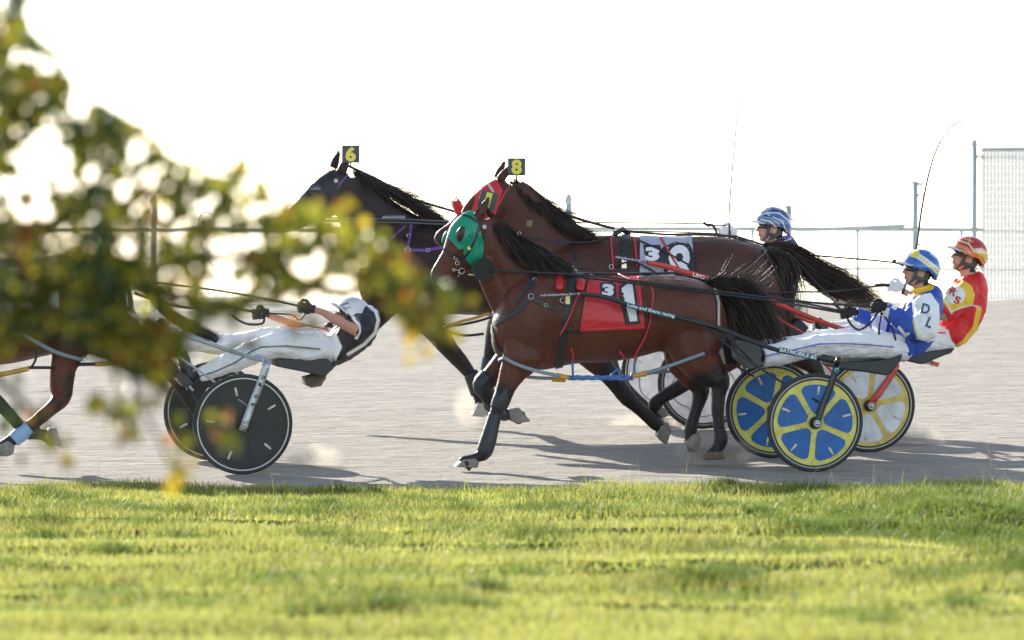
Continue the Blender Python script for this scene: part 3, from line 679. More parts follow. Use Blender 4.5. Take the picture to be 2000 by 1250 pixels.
# leg boots
M_boot = mat('boot_neoprene', (.018, .021, .028), rough=.45, bump=.3, bscale=40)
def sleeve(row, e, pts, w, grow, m=M_boot, name='leg_boot'):
    mb = MB(); loft(mb, row, [(x, y, w, a, .92*a/row.sc) for x, y, a in pts], n=20, grow=grow); return mb.build(name, m, e)
sleeve(R1, h1, [(968, 808, 12), (961, 832, 13), (954, 858, 15), (947, 880, 15), (943, 888, 12)], .13, .004)
sleeve(R1, h1, [(990, 750, 15), (979, 782, 17), (971, 800, 14)], .13, .004)
sleeve(R1, h1, [(955, 735, 18), (942, 752, 18.5), (948, 768, 14)], -.13, .004); sleeve(R1, h1, [(966, 794, 11.5), (982, 808, 12.5), (991, 810, 11)], -.13, .003)
plate(R1, h1, (953, 391), 35, '1', 15, .0)

# ---- horse eight (second, red blinkers and pale saddle cloth)
sp = dict(coat=DARKBAY, vox=.0095)
sp['torso'] = [(1005, 560, 600, .05), (1012, 530, 625, .12), (1030, 505, 645, .17), (1060, 490, 655, .2), (1110, 470, 662, .23), (1160, 461, 665, .25), (1210, 460, 668, .27), (1290, 464, 664, .28), (1360, 462, 648, .28),
               (1410, 463, 640, .28), (1450, 470, 650, .28), (1490, 481, 668, .27), (1525, 500, 672, .22), (1543, 535, 650, .14), (1550, 570, 620, .05)]
sp['neck'] = [(1110, 540, 84, .12), (1080, 505, 78, .11), (1052, 465, 66, .095), (1028, 432, 56, .085), (1009, 401, 50, .078), (998, 378, 41, .07), (993, 364, 31, .06)]
sp['head'] = [(998, 364, 22, .055), (990, 373, 32, .075), (968, 393, 38, .09), (940, 415, 36, .085), (908, 438, 26, .066), (884, 455, 21, .056), (867, 464, 18, .052), (857, 471, 14, .045), (853, 474, 8, .03)]
sp['ears'] = [(.055, [(976, 352, 9), (985, 340, 9), (994, 328, 5.5), (998, 320, 2.5)]), (-.055, [(972, 348, 9), (977, 334, 8.5), (983, 321, 5), (986, 313, 2.5)])]
sp['legs'] = [(.14, [(1490, 560, 52, .1), (1500, 615, 56, .12), (1530, 660, 40, .1), (1562, 692, 26, .07), (1588, 714, 18), (1602, 738, 13), (1622, 770, 12), (1640, 796, 13), (1646, 812, 11), (1652, 826, 13, .05), (1656, 834, 12, .05)]),
              (-.14, [(1470, 600, 52, .1), (1455, 650, 46, .1), (1420, 690, 36, .08), (1385, 718, 24), (1352, 740, 17), (1318, 762, 14), (1292, 778, 13), (1278, 790, 13.5), (1283, 800, 11), (1290, 808, 12), (1294, 814, 9)]),
              (.13, [(1085, 590, 52, .09), (1118, 640, 44, .09), (1155, 692, 30, .07), (1186, 728, 20), (1208, 756, 17), (1224, 776, 16.5), (1246, 797, 12.5), (1266, 815, 12.5), (1282, 828, 14), (1291, 837, 11), (1296, 848, 12)]),
              (-.13, [(1030, 560, 46, .08), (1000, 600, 34, .08), (972, 632, 20), (962, 665, 15), (957, 700, 14), (954, 725, 16), (952, 755, 12), (957, 785, 12), (960, 800, 10), (962, 812, 11)])]
sp['blobs'] = [(1085, 570, .13, 45, 68, .09), (1460, 545, .12, 60, 58, .14)]
sp['strokes'] = [(1040, 455, 1100, 520, 20, .006), (870, 448, 890, 452, 5, -.004), (852, 460, 855, 464, 3.5, -.007), (905, 430, 930, 425, 5, .006), (1450, 482, 1500, 520, 25, .008)]
sp['dark'] = [(0, [(1588, 714), (1640, 796), (1656, 834)], 26), (0, [(1370, 730), (1290, 780), (1292, 812)], 24), (0, [(975, 625), (957, 700), (960, 812)], 26), (0, [(1195, 735), (1250, 800), (1296, 850)], 30), (0, [(848, 462), (858, 480)], 9)]
sp['hoof'] = [(0, [(1276, 806), (1300, 800), (1302, 822), (1280, 822)], HOOF), (0, [(950, 800), (975, 800), (975, 822), (950, 822)], HOOF)]
h8, S8 = mkhorse('bay_horse', R2, (1290, 862), 'dark bay horse in red blinkers behind the green-hooded one, number 8 on its head', sp)
hair(R2, h8, [[(1002, 352, .01), (1010, 372, .07), (1020, 392, .09)], [(1028, 377, .01), (1042, 398, .08), (1058, 420, .1)], [(1060, 400, .01), (1080, 420, .09), (1102, 445, .12), (1125, 465, .15)], [(1095, 425, .01), (1115, 440, .09), (1138, 458, .14), (1160, 470, .17)],
              [(1125, 445, .01), (1145, 453, .08), (1165, 462, .12), (1185, 470, .15)]], 1200, width=.0015, spread=.008, tipspread=.018, segs=9, wav=.008)
hair(R2, h8, [[(1002, 350, .0), (1025, 368, .02), (1050, 388, .03)], [(1030, 370, 0), (1065, 396, .03), (1100, 422, .04)], [(1070, 402, 0), (1110, 430, .03), (1160, 455, .04)]],
     600, name='mane_crest', width=.0015, spread=.010, tipspread=.016, segs=9, wav=.008)
hair(R2, h8, [[(1030, 375, .0), (1060, 388, 0), (1090, 405, 0)], [(1060, 398, .0), (1090, 405, 0), (1125, 420, 0)], [(1085, 415, .0), (1115, 420, 0), (1150, 438, 0)]], 160, name='mane_wisps', width=.001, spread=.008, tipspread=.02, segs=9, wav=.015)
hair(R2, h8, [[(1495, 485, 0), (1530, 480, 0), (1570, 495, 0), (1610, 520, 0), (1660, 545, 0), (1705, 580, 0), (1735, 592, 0)], [(1500, 490, 0), (1540, 492, .02), (1580, 520, .02), (1620, 545, 0), (1670, 570, 0), (1715, 595, 0)],
              [(1505, 495, 0), (1545, 505, .02), (1580, 545, .02), (1620, 572, 0), (1665, 590, 0), (1712, 602, 0)]], 2700, name='tail', width=.0016, spread=.018, tipspread=.035, segs=16, wav=.015, lenv=(.6, 1.02))
hair(R2, h8, [[(1500, 486, .1), (1520, 500, .22), (1528, 540, .25), (1530, 580, .25), (1528, 625, .24)], [(1508, 488, .1), (1535, 505, .22), (1546, 545, .25), (1550, 600, .25), (1548, 650, .24)], [(1515, 490, .1), (1550, 510, .2), (1562, 550, .22), (1566, 600, .2), (1560, 640, .2)]],
     380, name='tail_locks', width=.0015, spread=.012, tipspread=.03, segs=12, wav=.02, lenv=(.5, 1.05))
hair(R2, h8, [[(1478, 482, .05), (1470, 500, .2), (1450, 530, .28), (1425, 560, .3)], [(1490, 485, .05), (1485, 505, .2), (1465, 535, .28), (1440, 570, .3)]], 160, name='tail_wisps', width=.001, spread=.012, tipspread=.05, segs=10, wav=.02)
pad = clothpad(S8, h8, [(1250, 455), (1350, 452), (1366, 600), (1249, 600)], M_greyvinyl); ph = PadHit(pad)
decal_poly(ph, [(1256, 478), (1290, 478), (1296, 514), (1262, 514)], 'number_backing', M_blackv, pad, .002)
decal_text(ph, '3', (1274, 496), 27, 'digit', M_white, pad, wd=28, bold=.06, off=.005, ang=3)
decal_poly(ph, [(1292, 484), (1318, 472), (1346, 476), (1358, 500), (1364, 580), (1302, 584)], 'number_backing', M_blackv, pad, .002)
decal_text(ph, '8', (1326, 520), 84, 'digit', M_white, pad, wd=44, bold=.025, off=.005, ang=2)
straps(S8, h8, [([(1223, 442), (1220, 500), (1214, 560), (1206, 684)], 16, 0)], M_leather, .012, 'girth')
straps(S8, h8, [([(1122, 470), (1124, 500), (1125, 540)], 5, 1), ([(1190, 462), (1150, 468), (1090, 478)], 4, 1)], M_leather, .008)
straps(S8, h8, [([(1193, 462), (1196, 500), (1202, 560)], 4, 1), ([(1238, 462), (1242, 490), (1244, 520)], 4, 1)], M_redcord, .01, 'red_strap')
straps(S8, h8, [([(1290, 462), (1305, 490), (1330, 530)], 4, 1)], M_redcord, .018, 'red_strap')
straps(S8, h8, [([(1250, 470), (1300, 492), (1358, 524)], 3.5, 1)], M_leather, .018)
ring('ring', R2.H(1194, 521, .3), .016, LV, h8, .003)
MB().box(S8.hit(1219, 515, .03), (.018, 0, 0), (0, .01, 0), (0, 0, .034)).build('saddle_buckle', M_steel, h8, smooth=False)
MB().tube([R2.H(*p) for p in [(1200, 458, .06), (1216, 448, 0), (1228, 458, -.06)]], .02, 10).build('saddle_tree', M_leather, h8)
MB().tube([R2.H(*p) for p in [(1220, 452, 0), (1300, 458, 0), (1380, 457, 0), (1440, 462, 0), (1490, 478, 0)]], .009, 8).build('back_strap', M_leather, h8)
tubeobj(R2, h8, [(996, 355, 0), (1022, 370, 0), (1032, 378, 0), (1095, 415, 0), (1160, 436, 0), (1200, 446, 0)], 2.8, M_leather, 'check_rein')
tubeobj(R2, h8, [(1340, 470, .28), (1372, 498, .28), (1445, 475, .28)], .6, M_leather, 'chain')
straps(S8, h8, [([(1490, 484), (1530, 560), (1545, 620)], 5, 1)], M_leather, .01)
hd = S8.shell([[(896, 402), (945, 362), (970, 350), (982, 372), (965, 430), (925, 452)]], .006).build('blinker_hood', mat('red_cloth', (.55, .02, .03), rough=.6), h8)
straps(S8, h8, [([(953, 358), (962, 372), (968, 392)], 5, 0)], mat('browband', (.45, .42, .42), rough=.5), .012, 'browband')
straps(S8, h8, [([(1003, 352), (985, 378), (975, 400)], 3, 0)], M_redcord, .01, 'bridle_strap')
disc(MB(), S8.hit(968, 384, .016) or R2.H(968, 384, .09), .016, LV, .006, 24).build('rosette', MATS['rosette'], h8, smooth=False)
M_fluff = mat('red_fleece', (.7, .03, .04), rough=.9, bump=1, bscale=150, sheen=.5)
mb = MB(); mb.tube([R2.H(889, 393, .07), R2.H(893, 402, .07), R2.H(900, 413, .07), R2.H(904, 424, .06)], [.026, .036, .036, .022], 16); sh = mb.build('shadow_roll', M_fluff, h8)
mb = MB()
for _ in range(900):
    t = rng.random(); c = Vector(R2.H(888+16*t, 392+32*t, .07)); d = Vector(rng.normal(0, 1, 3)).normalized(); mb.tube([c+d*.028, c+d*.042], .0016, 3, cap=False)
mb.build('fleece_tufts', M_fluff, sh)
straps(S8, h8, [([(862, 452), (872, 462), (884, 478)], 4, 1)], M_leather, .008, 'bridle_strap')
plate(R2, h8, (1009, 326), 34, '8', 0, .1)
MB().box(S8.hit(1034, 437, .006), (.022, 0, -.004), (0, .003, 0), (.004, 0, .026)).build('neck_tag', mat('tag_tan', (.2, .16, .1), rough=.8), h8)
sleeve(R2, h8, [(957, 700, 14), (954, 725, 16.5), (952, 745, 13)], -.13, .004); sleeve(R2, h8, [(952, 758, 12), (956, 782, 13), (959, 798, 12)], -.13, .004)
tubeobj(R2, h8, [(980, 612, .22), (930, 628, .2), (866, 640, .2)], 2.6, M_leather, 'hopple')

# ---- horse six (third, dark, purple harness)
sp = dict(coat=SEAL, vox=.0098)
sp['torso'] = [(703, 530, 570, .05), (710, 505, 590, .12), (728, 480, 605, .17), (770, 455, 612, .2), (820, 436, 615, .23), (862, 428, 614, .25), (900, 438, 614, .27), (960, 456, 618, .28), (1030, 470, 628, .28), (1090, 474, 640, .28),
               (1140, 478, 660, .28), (1180, 490, 680, .26), (1212, 512, 672, .21), (1232, 545, 650, .12), (1238, 580, 620, .05)]
sp['neck'] = [(800, 512, 82, .12), (772, 482, 76, .11), (742, 452, 66, .1), (716, 420, 56, .09), (700, 390, 50, .08), (690, 364, 42, .07), (685, 348, 33, .06)]
sp['head'] = [(682, 345, 22, .055), (674, 354, 33, .075), (652, 374, 39, .092), (626, 394, 37, .086), (598, 412, 28, .068), (574, 428, 22, .057), (557, 437, 18, .052), (546, 444, 14, .045), (541, 448, 8, .03)]
sp['ears'] = [(.055, [(666, 338, 10), (672, 324, 10), (679, 311, 6), (683, 302, 2.5)]), (-.055, [(651, 328, 9), (655, 316, 9), (660, 302, 5.5), (662, 293, 2.5)])]
sp['legs'] = [(.14, [(1170, 580, 50, .1), (1165, 640, 52, .12), (1172, 690, 36, .1), (1192, 728, 22), (1212, 758, 18), (1226, 778, 16), (1245, 796, 13), (1268, 814, 13), (1284, 824, 14), (1291, 832, 11), (1296, 842, 13, .05), (1298, 852, 12, .05)]),
              (-.14, [(1150, 600, 46, .1), (1150, 650, 44, .1), (1172, 690, 28), (1196, 726, 18), (1216, 752, 13), (1238, 776, 12), (1256, 792, 12), (1268, 806, 12)]),
              (.13, [(800, 560, 46, .08), (822, 605, 34, .08), (850, 645, 24), (878, 682, 18), (897, 704, 16.5), (915, 726, 12.5), (930, 748, 13.5), (936, 770, 14), (938, 784, 11), (939, 794, 14, .05), (938, 806, 16, .05)]),
              (-.13, [(760, 570, 40, .08), (735, 610, 30, .07), (700, 650, 20), (668, 685, 16), (645, 710, 12), (628, 728, 12), (622, 740, 12, .045), (616, 750, 13, .05)])]
sp['blobs'] = [(780, 530, .13, 42, 62, .09), (1150, 560, .12, 58, 55, .14)]
sp['strokes'] = [(760, 460, 850, 470, 12, -.008), (720, 480, 780, 540, 20, .006), (745, 545, 850, 540, 10, -.008), (640, 400, 660, 410, 8, -.006), (600, 400, 625, 395, 5, .006)]
sp['dark'] = [(0, [(700, 345), (760, 380), (850, 425)], 24), (0, [(640, 370), (600, 400), (560, 430)], 30), (0, [(870, 670), (935, 760), (938, 806)], 30), (0, [(1200, 735), (1260, 805), (1298, 852)], 30), (0, [(700, 650), (620, 745)], 26)]
sp['hoof'] = [(0, [(919, 812), (924, 788), (956, 790), (960, 812)], (.3, .28, .26)), (0, [(600, 734), (640, 730), (640, 760), (600, 760)], (.2, .14, .09))]
h6, S6 = mkhorse('bay_horse', R3, (960, 838), 'very dark horse with purple harness, number 6 on its head', sp)
hair(R3, h6, [[(690, 335, .0), (705, 350, .05), (722, 372, .08)], [(715, 348, 0), (740, 362, .03), (765, 385, .06), (785, 400, .08)], [(740, 360, 0), (775, 375, .02), (810, 398, .03), (845, 412, .03)], [(765, 378, 0), (800, 395, .05), (835, 420, .08), (865, 445, .1)], [(800, 400, 0), (830, 420, .08), (850, 445, .12), (862, 470, .14)],
              [(830, 415, 0), (855, 430, .08), (880, 445, .12), (892, 460, .14)]], 3000, width=.0018, spread=.014, tipspread=.035, segs=11, wav=.015)
hair(R3, h6, [[(740, 360, 0), (775, 366, .0), (810, 378, .0)], [(760, 372, 0), (800, 382, 0), (840, 402, 0)], [(790, 390, 0), (830, 400, 0), (868, 415, 0)]], 200, name='mane_wisps', width=.001, spread=.012, tipspread=.04, segs=10, wav=.02)
hair(R3, h6, [[(1205, 505, 0), (1235, 520, 0), (1270, 570, 0), (1290, 640, 0)], [(1210, 515, 0), (1230, 545, 0), (1255, 600, 0), (1265, 670, 0)]], 900, name='tail', width=.002, spread=.018, tipspread=.04, segs=10)
straps(S6, h6, [([(803, 438), (801, 460), (796, 488)], 5.5, 1), ([(793, 440), (765, 465), (738, 490)], 3.5, 1), ([(796, 488), (830, 489), (865, 483), (910, 478)], 6, 1), ([(684, 335), (672, 350), (655, 370)], 3.5, 1)], M_purple, .007)
for c in [(798, 460), (836, 488)]: ring('buckle', S6.hit(c[0], c[1], .01), .014, LV, h6, .0028)
ring('ring', S6.hit(796, 488, .012), .02, LV, h6, .003)
S6.shell([[(584, 384), (600, 363), (640, 335), (655, 330), (668, 352), (660, 395), (640, 412), (606, 412)]], .006).build('head_hood', mat('black_cloth', (.012, .014, .018), rough=.5), h6)
c0 = S6.hit(616, 372, .012) or R3.H(616, 372, .1)
torus(MB(), c0, .052, LV, .005, 36, 8).build('blinker_rim', M_leather, h6); MB().ell(c0, HV*.05, UV*.054, LV*.02, 24, 12).build('blinker_cup', mat('smoked_plastic', (.03, .035, .045), rough=.12, coat=.5), h6)
straps(S6, h6, [([(636, 318), (645, 338), (664, 350)], 3, 1), ([(664, 350), (655, 372), (640, 388)], 3.5, 1)], M_leather, .012, 'bridle_strap')
disc(MB(), S6.hit(656, 353, .016) or R3.H(656, 353, .09), .016, LV, .006, 24).build('rosette', mat('rosette_pale', (.6, .45, .42), rough=.3), h6, smooth=False)
tubeobj(R3, h6, [(680, 324, 0), (700, 333, 0), (740, 352, 0), (790, 382, 0), (850, 402, 0), (905, 418, 0)], 2.6, M_leather, 'check_rein')
mb = MB()
for i in range(14): torus(mb, R3.H(748+3.2*i, 425, .17), .022, HV+UV*.25, .0022, 14, 5)
mb.build('rein_coil', M_steel, h6)
for dy in (0, 6): tubeobj(R3, h6, [(600, 425+dy, .1), (700, 427+dy, .14), (800, 429+dy, .28), (900, 434+dy, .3)], 1.6, mat('grey_cord', (.08, .09, .1), rough=.5), 'overcheck_line')
tubeobj(R3, h6, [(955, 612, .2), (925, 622, .2), (900, 628, .2), (866, 641, .2)], 3, M_tape, 'hopple'); tubeobj(R3, h6, [(868, 645, .2), (905, 655, .22), (945, 652, .22)], 2.6, M_leather, 'hopple')
sleeve(R3, h6, [(918, 728, 13), (928, 745, 16), (934, 760, 17), (936, 772, 15)], .13, .005)
plate(R3, h6, (685, 301), 34, '6', 0, .1)

# ---- horse on the far left, behind the leaves
sp = dict(coat=BAY, vox=.0095)
sp['torso'] = [(-168, 600, 640, .05), (-158, 560, 670, .12), (-130, 530, 700, .18), (-80, 505, 712, .22), (-30, 505, 712, .25), (20, 508, 710, .28), (70, 505, 700, .29), (120, 496, 690, .28), (165, 494, 690, .28), (205, 508, 700, .27), (238, 532, 695, .22), (254, 565, 675, .13), (259, 590, 650, .05)]
sp['neck'] = [(-110, 580, 84, .12), (-140, 545, 76, .11), (-170, 510, 62, .095), (-195, 475, 50, .085), (-210, 445, 40, .075)]
sp['head'] = [(-212, 425, 22, .055), (-220, 435, 32, .075), (-230, 455, 40, .092), (-242, 480, 42, .088), (-258, 503, 33, .068), (-275, 522, 27, .056), (-288, 537, 22, .052), (-298, 547, 14, .04)]
sp['ears'] = [(.055, [(-218, 425, 10), (-212, 408, 9), (-205, 388, 3)]), (-.055, [(-235, 420, 9), (-232, 400, 8), (-226, 384, 3)])]
sp['legs'] = [(.14, [(175, 580, 56, .11), (160, 630, 56, .12), (140, 675, 38, .1), (125, 715, 27, .07), (120, 750, 24), (120, 776, 19), (100, 798, 14), (74, 820, 13), (48, 842, 13), (30, 855, 12), (16, 866, 13), (8, 874, 16, .055), (3, 879, 16, .055)]),
              (-.14, [(205, 600, 52, .11), (225, 650, 54, .12), (262, 690, 38, .1), (300, 708, 26, .07), (330, 722, 19), (350, 750, 14), (372, 785, 13), (392, 812, 13), (400, 826, 12), (408, 838, 13)]),
              (.13, [(-80, 640, 46, .08), (-90, 700, 36, .08), (-60, 740, 24), (-30, 765, 18), (0, 790, 14), (30, 822, 12), (52, 845, 13), (70, 848, 11), (88, 850, 12), (100, 856, 15, .05), (107, 860, 14, .05)]),
              (-.13, [(-100, 650, 44, .08), (-130, 710, 28, .07), (-150, 760, 18), (-175, 800, 14), (-195, 850, 13), (-210, 880, 13), (-225, 890, 15)])]
sp['blobs'] = [(-80, 620, .13, 45, 68, .09), (175, 575, .12, 60, 58, .14)]
sp['strokes'] = [(120, 600, 110, 670, 16, -.01), (145, 720, 130, 760, 8, -.006)]
sp['dark'] = [(0, [(100, 798), (20, 862)], 22), (0, [(138, 740), (136, 775)], 10), (0, [(330, 722), (408, 838)], 24), (0, [(-10, 780), (52, 845), (75, 850)], 22)]
sp['hoof'] = [(0, [(-15, 890), (-15, 862), (15, 862), (28, 880), (20, 892)], HOOF), (0, [(92, 838), (118, 838), (122, 874), (92, 874)], (.25, .22, .19))]
h0, S0 = mkhorse('bay_horse', R0, (50, 900), 'bay horse at the left edge, mostly behind leaves, blue boot on one leg', sp)
hair(R0, h0, [[(235, 520, 0), (275, 545, 0), (310, 590, 0), (345, 620, 0), (385, 640, 0), (430, 660, 0)], [(240, 528, 0), (280, 560, 0), (310, 600, 0), (350, 632, 0), (405, 662, 0)]], 1500, name='tail', width=.0018, spread=.01, tipspread=.015, segs=14, wav=.008)
tubeobj(R0, h0, [(262, 545, .0), (300, 575, 0), (330, 608, 0), (362, 628, 0), (392, 645, 0), (425, 665, 0)], 6, mat('tail_braid', (.02, .018, .018), rough=.5, bump=1, bscale=40), 'tail_braid')
pad = clothpad(S0, h0, [(-40, 495), (112, 500), (116, 602), (-50, 604)], M_white); ph = PadHit(pad)
decal_poly(ph, [(-30, 530), (86, 536), (104, 560), (92, 590), (-30, 592)], 'number_backing', M_blackv, pad, .002); decal_text(ph, '3', (66, 562), 42, 'digit', M_white, pad, wd=34, bold=.07, off=.005)
straps(S0, h0, [([(-60, 505), (-66, 600), (-70, 712)], 16, 0), ([(232, 536), (252, 575), (258, 620)], 5, 0)], M_leather, .01)
straps(S0, h0, [([(236, 536), (246, 570), (250, 600)], 4, 1)], M_white, .014)
tubeobj(R0, h0, [(20, 640, .26), (60, 662, .27), (110, 688, .26), (158, 702, .22)], 4, M_grey, 'hopple'); tubeobj(R0, h0, [(150, 712, .2), (186, 711, .22)], 3.5, M_leather, 'hopple')
tubeobj(R0, h0, [(186, 711, .24), (215, 710, .24)], 4.8, M_tape, 'tape_wrap'); tubeobj(R0, h0, [(215, 710, .25), (280, 708, .27), (325, 695, .2), (300, 690, 0)], 3.6, M_grey, 'hopple')
tubeobj(R0, h0, [(-20, 735, .2), (20, 728, .2), (56, 720, .2)], 5, M_tape, 'tape_wrap'); tubeobj(R0, h0, [(56, 718, .2), (105, 718, .2)], 3, M_leather, 'hopple'); tubeobj(R0, h0, [(72, 668, .2), (70, 700, .2), (62, 716, .2)], 2.5, M_leather, 'hopple_hanger')
for k_ in range(4): ring('ring', R0.H(160+6*(k_ % 2), 696+5*k_, .2), .012, LV, h0, .003)
sleeve(R0, h0, [(56, 835, 13.5), (44, 845, 14.5), (34, 853, 14), (26, 860, 13)], .14, .005, mat('blue_boot', (.22, .36, .55), rough=.5))

# ---- hooves: side profiles with a flat sole and real width
M_hoof = mat('hoof_horn', (.2, .185, .165), rough=.6, vary=.25, vscale=30, bump=.4, bscale=60)
def hoof(row, e, poly, w, m=None, wd=.105):
    n = len(poly); A = [row.H(x, y, w)+LV*wd/2 for x, y in poly]; B = [a-LV*wd for a in A]
    o = MB().add(A+B, [tuple(range(n)), tuple(range(2*n-1, n-1, -1))]+[(i, n+i, n+(i+1) % n, (i+1) % n) for i in range(n)]).build('hoof', m or M_hoof, e, smooth=False)
    bm = bmesh.new(); bm.from_mesh(o.data); bmesh.ops.recalc_face_normals(bm, faces=bm.faces); bm.to_mesh(o.data); bm.free()
    b = o.modifiers.new('b', 'BEVEL'); b.width = .009; b.segments = 3; b.limit_method = 'ANGLE'; o.data.shade_smooth()
M_hoofp = mat('pale_hoof', (.42, .39, .35), rough=.6, vary=.2, vscale=30)
hoof(R1, h1, [(887, 911), (903, 896), (927, 895), (934, 903), (930, 913)], .13); hoof(R1, h1, [(990, 798), (1011, 795), (1034, 822), (1012, 826), (996, 822)], -.13)
hoof(R1, h1, [(1337, 863), (1350, 848), (1364, 844), (1368, 858), (1358, 886), (1350, 880)], -.14); hoof(R1, h1, [(1374, 893), (1386, 881), (1410, 882), (1413, 896), (1376, 898)], .14, mat('dusty_hoof', (.12, .09, .065), rough=.9))
hoof(R3, h6, [(920, 812), (931, 785), (955, 790), (957, 806), (944, 814)], .13, M_hoofp); hoof(R2, h8, [(1281, 850), (1288, 832), (1303, 824), (1309, 840), (1300, 868), (1292, 862)], .13)
hoof(R3, h6, [(598, 748), (608, 734), (630, 728), (636, 738), (622, 754), (606, 757)], -.13, mat('brown_hoof', (.16, .1, .06), rough=.6))
hoof(R2, h8, [(1282, 806), (1288, 794), (1299, 798), (1302, 812), (1292, 816)], -.14); hoof(R2, h8, [(1640, 844), (1646, 824), (1662, 822), (1672, 838), (1668, 848)], .14)
hoof(R0, h0, [(-8, 889), (-2, 868), (14, 860), (27, 870), (25, 885), (14, 891)], .14); hoof(R0, h0, [(86, 852), (94, 836), (108, 834), (120, 872), (102, 868)], .13, M_hoofp)

# ------------------------------------------------------------------ sulkies
M_rubber = mat('tyre_rubber', (.028, .03, .034), rough=.7, bump=.3, bscale=60, vary=.35, vscale=14)
M_blackmetal = mat('black_enamel', (.014, .017, .022), rough=.32, vary=.35, vscale=20)
M_alu = mat('brushed_metal', (.36, .39, .42), rough=.35, metal=.7, vary=.15, vscale=20)
M_seat = mat('seat_vinyl', (.018, .02, .024), rough=.42, bump=.2, bscale=30)
def wheel(e, C, ax, Rw, spoke, panel, rot, n=5, slot=(.6, .55, .4), rimc=(.5, .52, .54), ridge=False, arcs=False):
    ax = Vector(ax).normalized(); f = HV-HV.dot(ax)*ax; f.normalize(); u = ax.cross(f); u = u if u.z > 0 else -u; f = -f   # f to the right, u up
    def key(c): return '%02d%02d%02d' % tuple(int(x*99) for x in c)
    Msp = mat('wheel_'+key(spoke), spoke, rough=.42, coat=.2, vary=.2, vscale=11); Mpa = mat('panel_'+key(panel), panel, rough=.4, coat=.2, vary=.18, vscale=9); Msl = mat('slot_'+key(slot), slot, rough=.6)
    w_ = disc(MB(), C, Rw*.9, ax, .03, 64).build('wheel', Msp, e, smooth=False)
    torus(MB(), C, Rw-.017, ax, .0165, 72, 12).build('tyre', M_rubber, w_)
    disc(MB(), C, Rw-.029, ax, .036, 72, r0=Rw-.042).build('rim', mat('rim_'+key(rimc), rimc, rough=.3, metal=.5), w_, smooth=False)
    disc(MB(), C, Rw-.038, ax, .037, 72, r0=Rw-.050).build('rim_groove', M_rubber, w_, smooth=False)
    disc(MB(), C, .045, ax, .07, 24).build('hub', M_blackmetal, w_, smooth=False)
    h = .023
    for k in range(n):
        a0, a1 = R(rot+360/n*k), R(rot+360/n*(k+1)); ro = Rw*.775; am = (a0+a1)/2
        ap = h/math.sin((a1-a0)/2)+.03
        pts = [(ap*math.cos(am-.35), ap*math.sin(am-.35)), (ap*math.cos(am+.35), ap*math.sin(am+.35))]
        dl = math.asin(h/ro); b0, b1 = a0+dl, a1-dl
        arc = [(ro*math.cos(b1+(b0-b1)*t/8), ro*math.sin(b1+(b0-b1)*t/8)) for t in range(9)]
        r2 = ro-.022; dl2 = math.asin(h/r2)
        poly = [pts[1], (r2*math.cos(a1-dl2), r2*math.sin(a1-dl2))]+arc[1:-1]+[(r2*math.cos(a0+dl2), r2*math.sin(a0+dl2)), pts[0]]
        for _ in range(3):
            q = []
            for i in range(len(poly)):
                A, B = poly[i], poly[(i+1) % len(poly)]; q += [(A[0]*.86+B[0]*.14, A[1]*.86+B[1]*.14), (A[0]*.14+B[0]*.86, A[1]*.14+B[1]*.86)]
            poly = q
        mb = MB(); m_ = len(poly); V = [C+f*x+u*y+ax*s*(.0185 if ridge else .0175) for s in (-1, 1) for x, y in poly]
        mb.add(V, [tuple(range(m_))[::-1], tuple(range(m_, 2*m_))]+[(i, (i+1) % m_, m_+(i+1) % m_, m_+i) for i in range(m_)])
        pn = mb.build('panel', Mpa, w_, smooth=False)
        if ridge: MB().tube([C+f*x+u*y+ax*.0185 for x, y in poly]+[C+f*poly[0][0]+u*poly[0][1]+ax*.0185], .0028, 6, cap=False).build('panel_edge', mat('dark_edge', (.035, .042, .055), rough=.3), w_)
        rr = Rw*.66; d = f*math.cos(am)+u*math.sin(am); t_ = ax.cross(d)
        sl = MB().tube([C+ax*.019+d*(rr-.024), C+ax*.019+d*(rr+.024)], .0085, 10, flat=.25, up=ax); sl.ell(C+ax*.019+d*(rr-.024), d*.0085, t_*.0085, ax*.002, 10, 6); sl.ell(C+ax*.019+d*(rr+.024), d*.0085, t_*.0085, ax*.002, 10, 6); sl.build('slot', Msl, w_)
        if arcs:
            mb = MB().tube([C+ax*.02+d*.16*0+(f*math.cos(am+x)+u*math.sin(am+x))*(.21+.05*math.cos(x*2.2)) for x in np.linspace(-.62, .62, 14)], .004, 6); mb.build('panel_line', mat('grey_line', (.22, .25, .29), rough=.5), w_)
    if not ridge and not arcs:
        mb = MB()
        for k in range(48):
            a, r_ = rng.random()*6.28, Rw*rng.uniform(.2, .86); c = C+ax*.0182+(f*math.cos(a)+u*math.sin(a))*r_; mb.ell(c, f*rng.uniform(.002, .006), u*rng.uniform(.002, .005), ax*.0015, 7, 4)
        mb.build('mud_specks', mat('mud', (.06, .045, .03), rough=.9), w_)
    return w_
def extr(row, poly, w0, w1, name, m, e, bev=.006):
    """side profile traced in the photo, given real width across the sulky"""
    n = len(poly); A = [row.H(x, y, w0) for x, y in poly]; B = [a+LV*(w1-w0) for a in A]
    o = MB().add(A+B, [tuple(range(n)), tuple(range(2*n-1, n-1, -1))]+[(i, n+i, n+(i+1) % n, (i+1) % n) for i in range(n)]).build(name, m, e, smooth=False)
    if bev:
        b = o.modifiers.new('b', 'BEVEL'); b.width = bev; b.segments = 3; b.limit_method = 'ANGLE'
    bm = bmesh.new(); bm.from_mesh(o.data); bmesh.ops.recalc_face_normals(bm, faces=bm.faces); bm.to_mesh(o.data); bm.free()
    return o
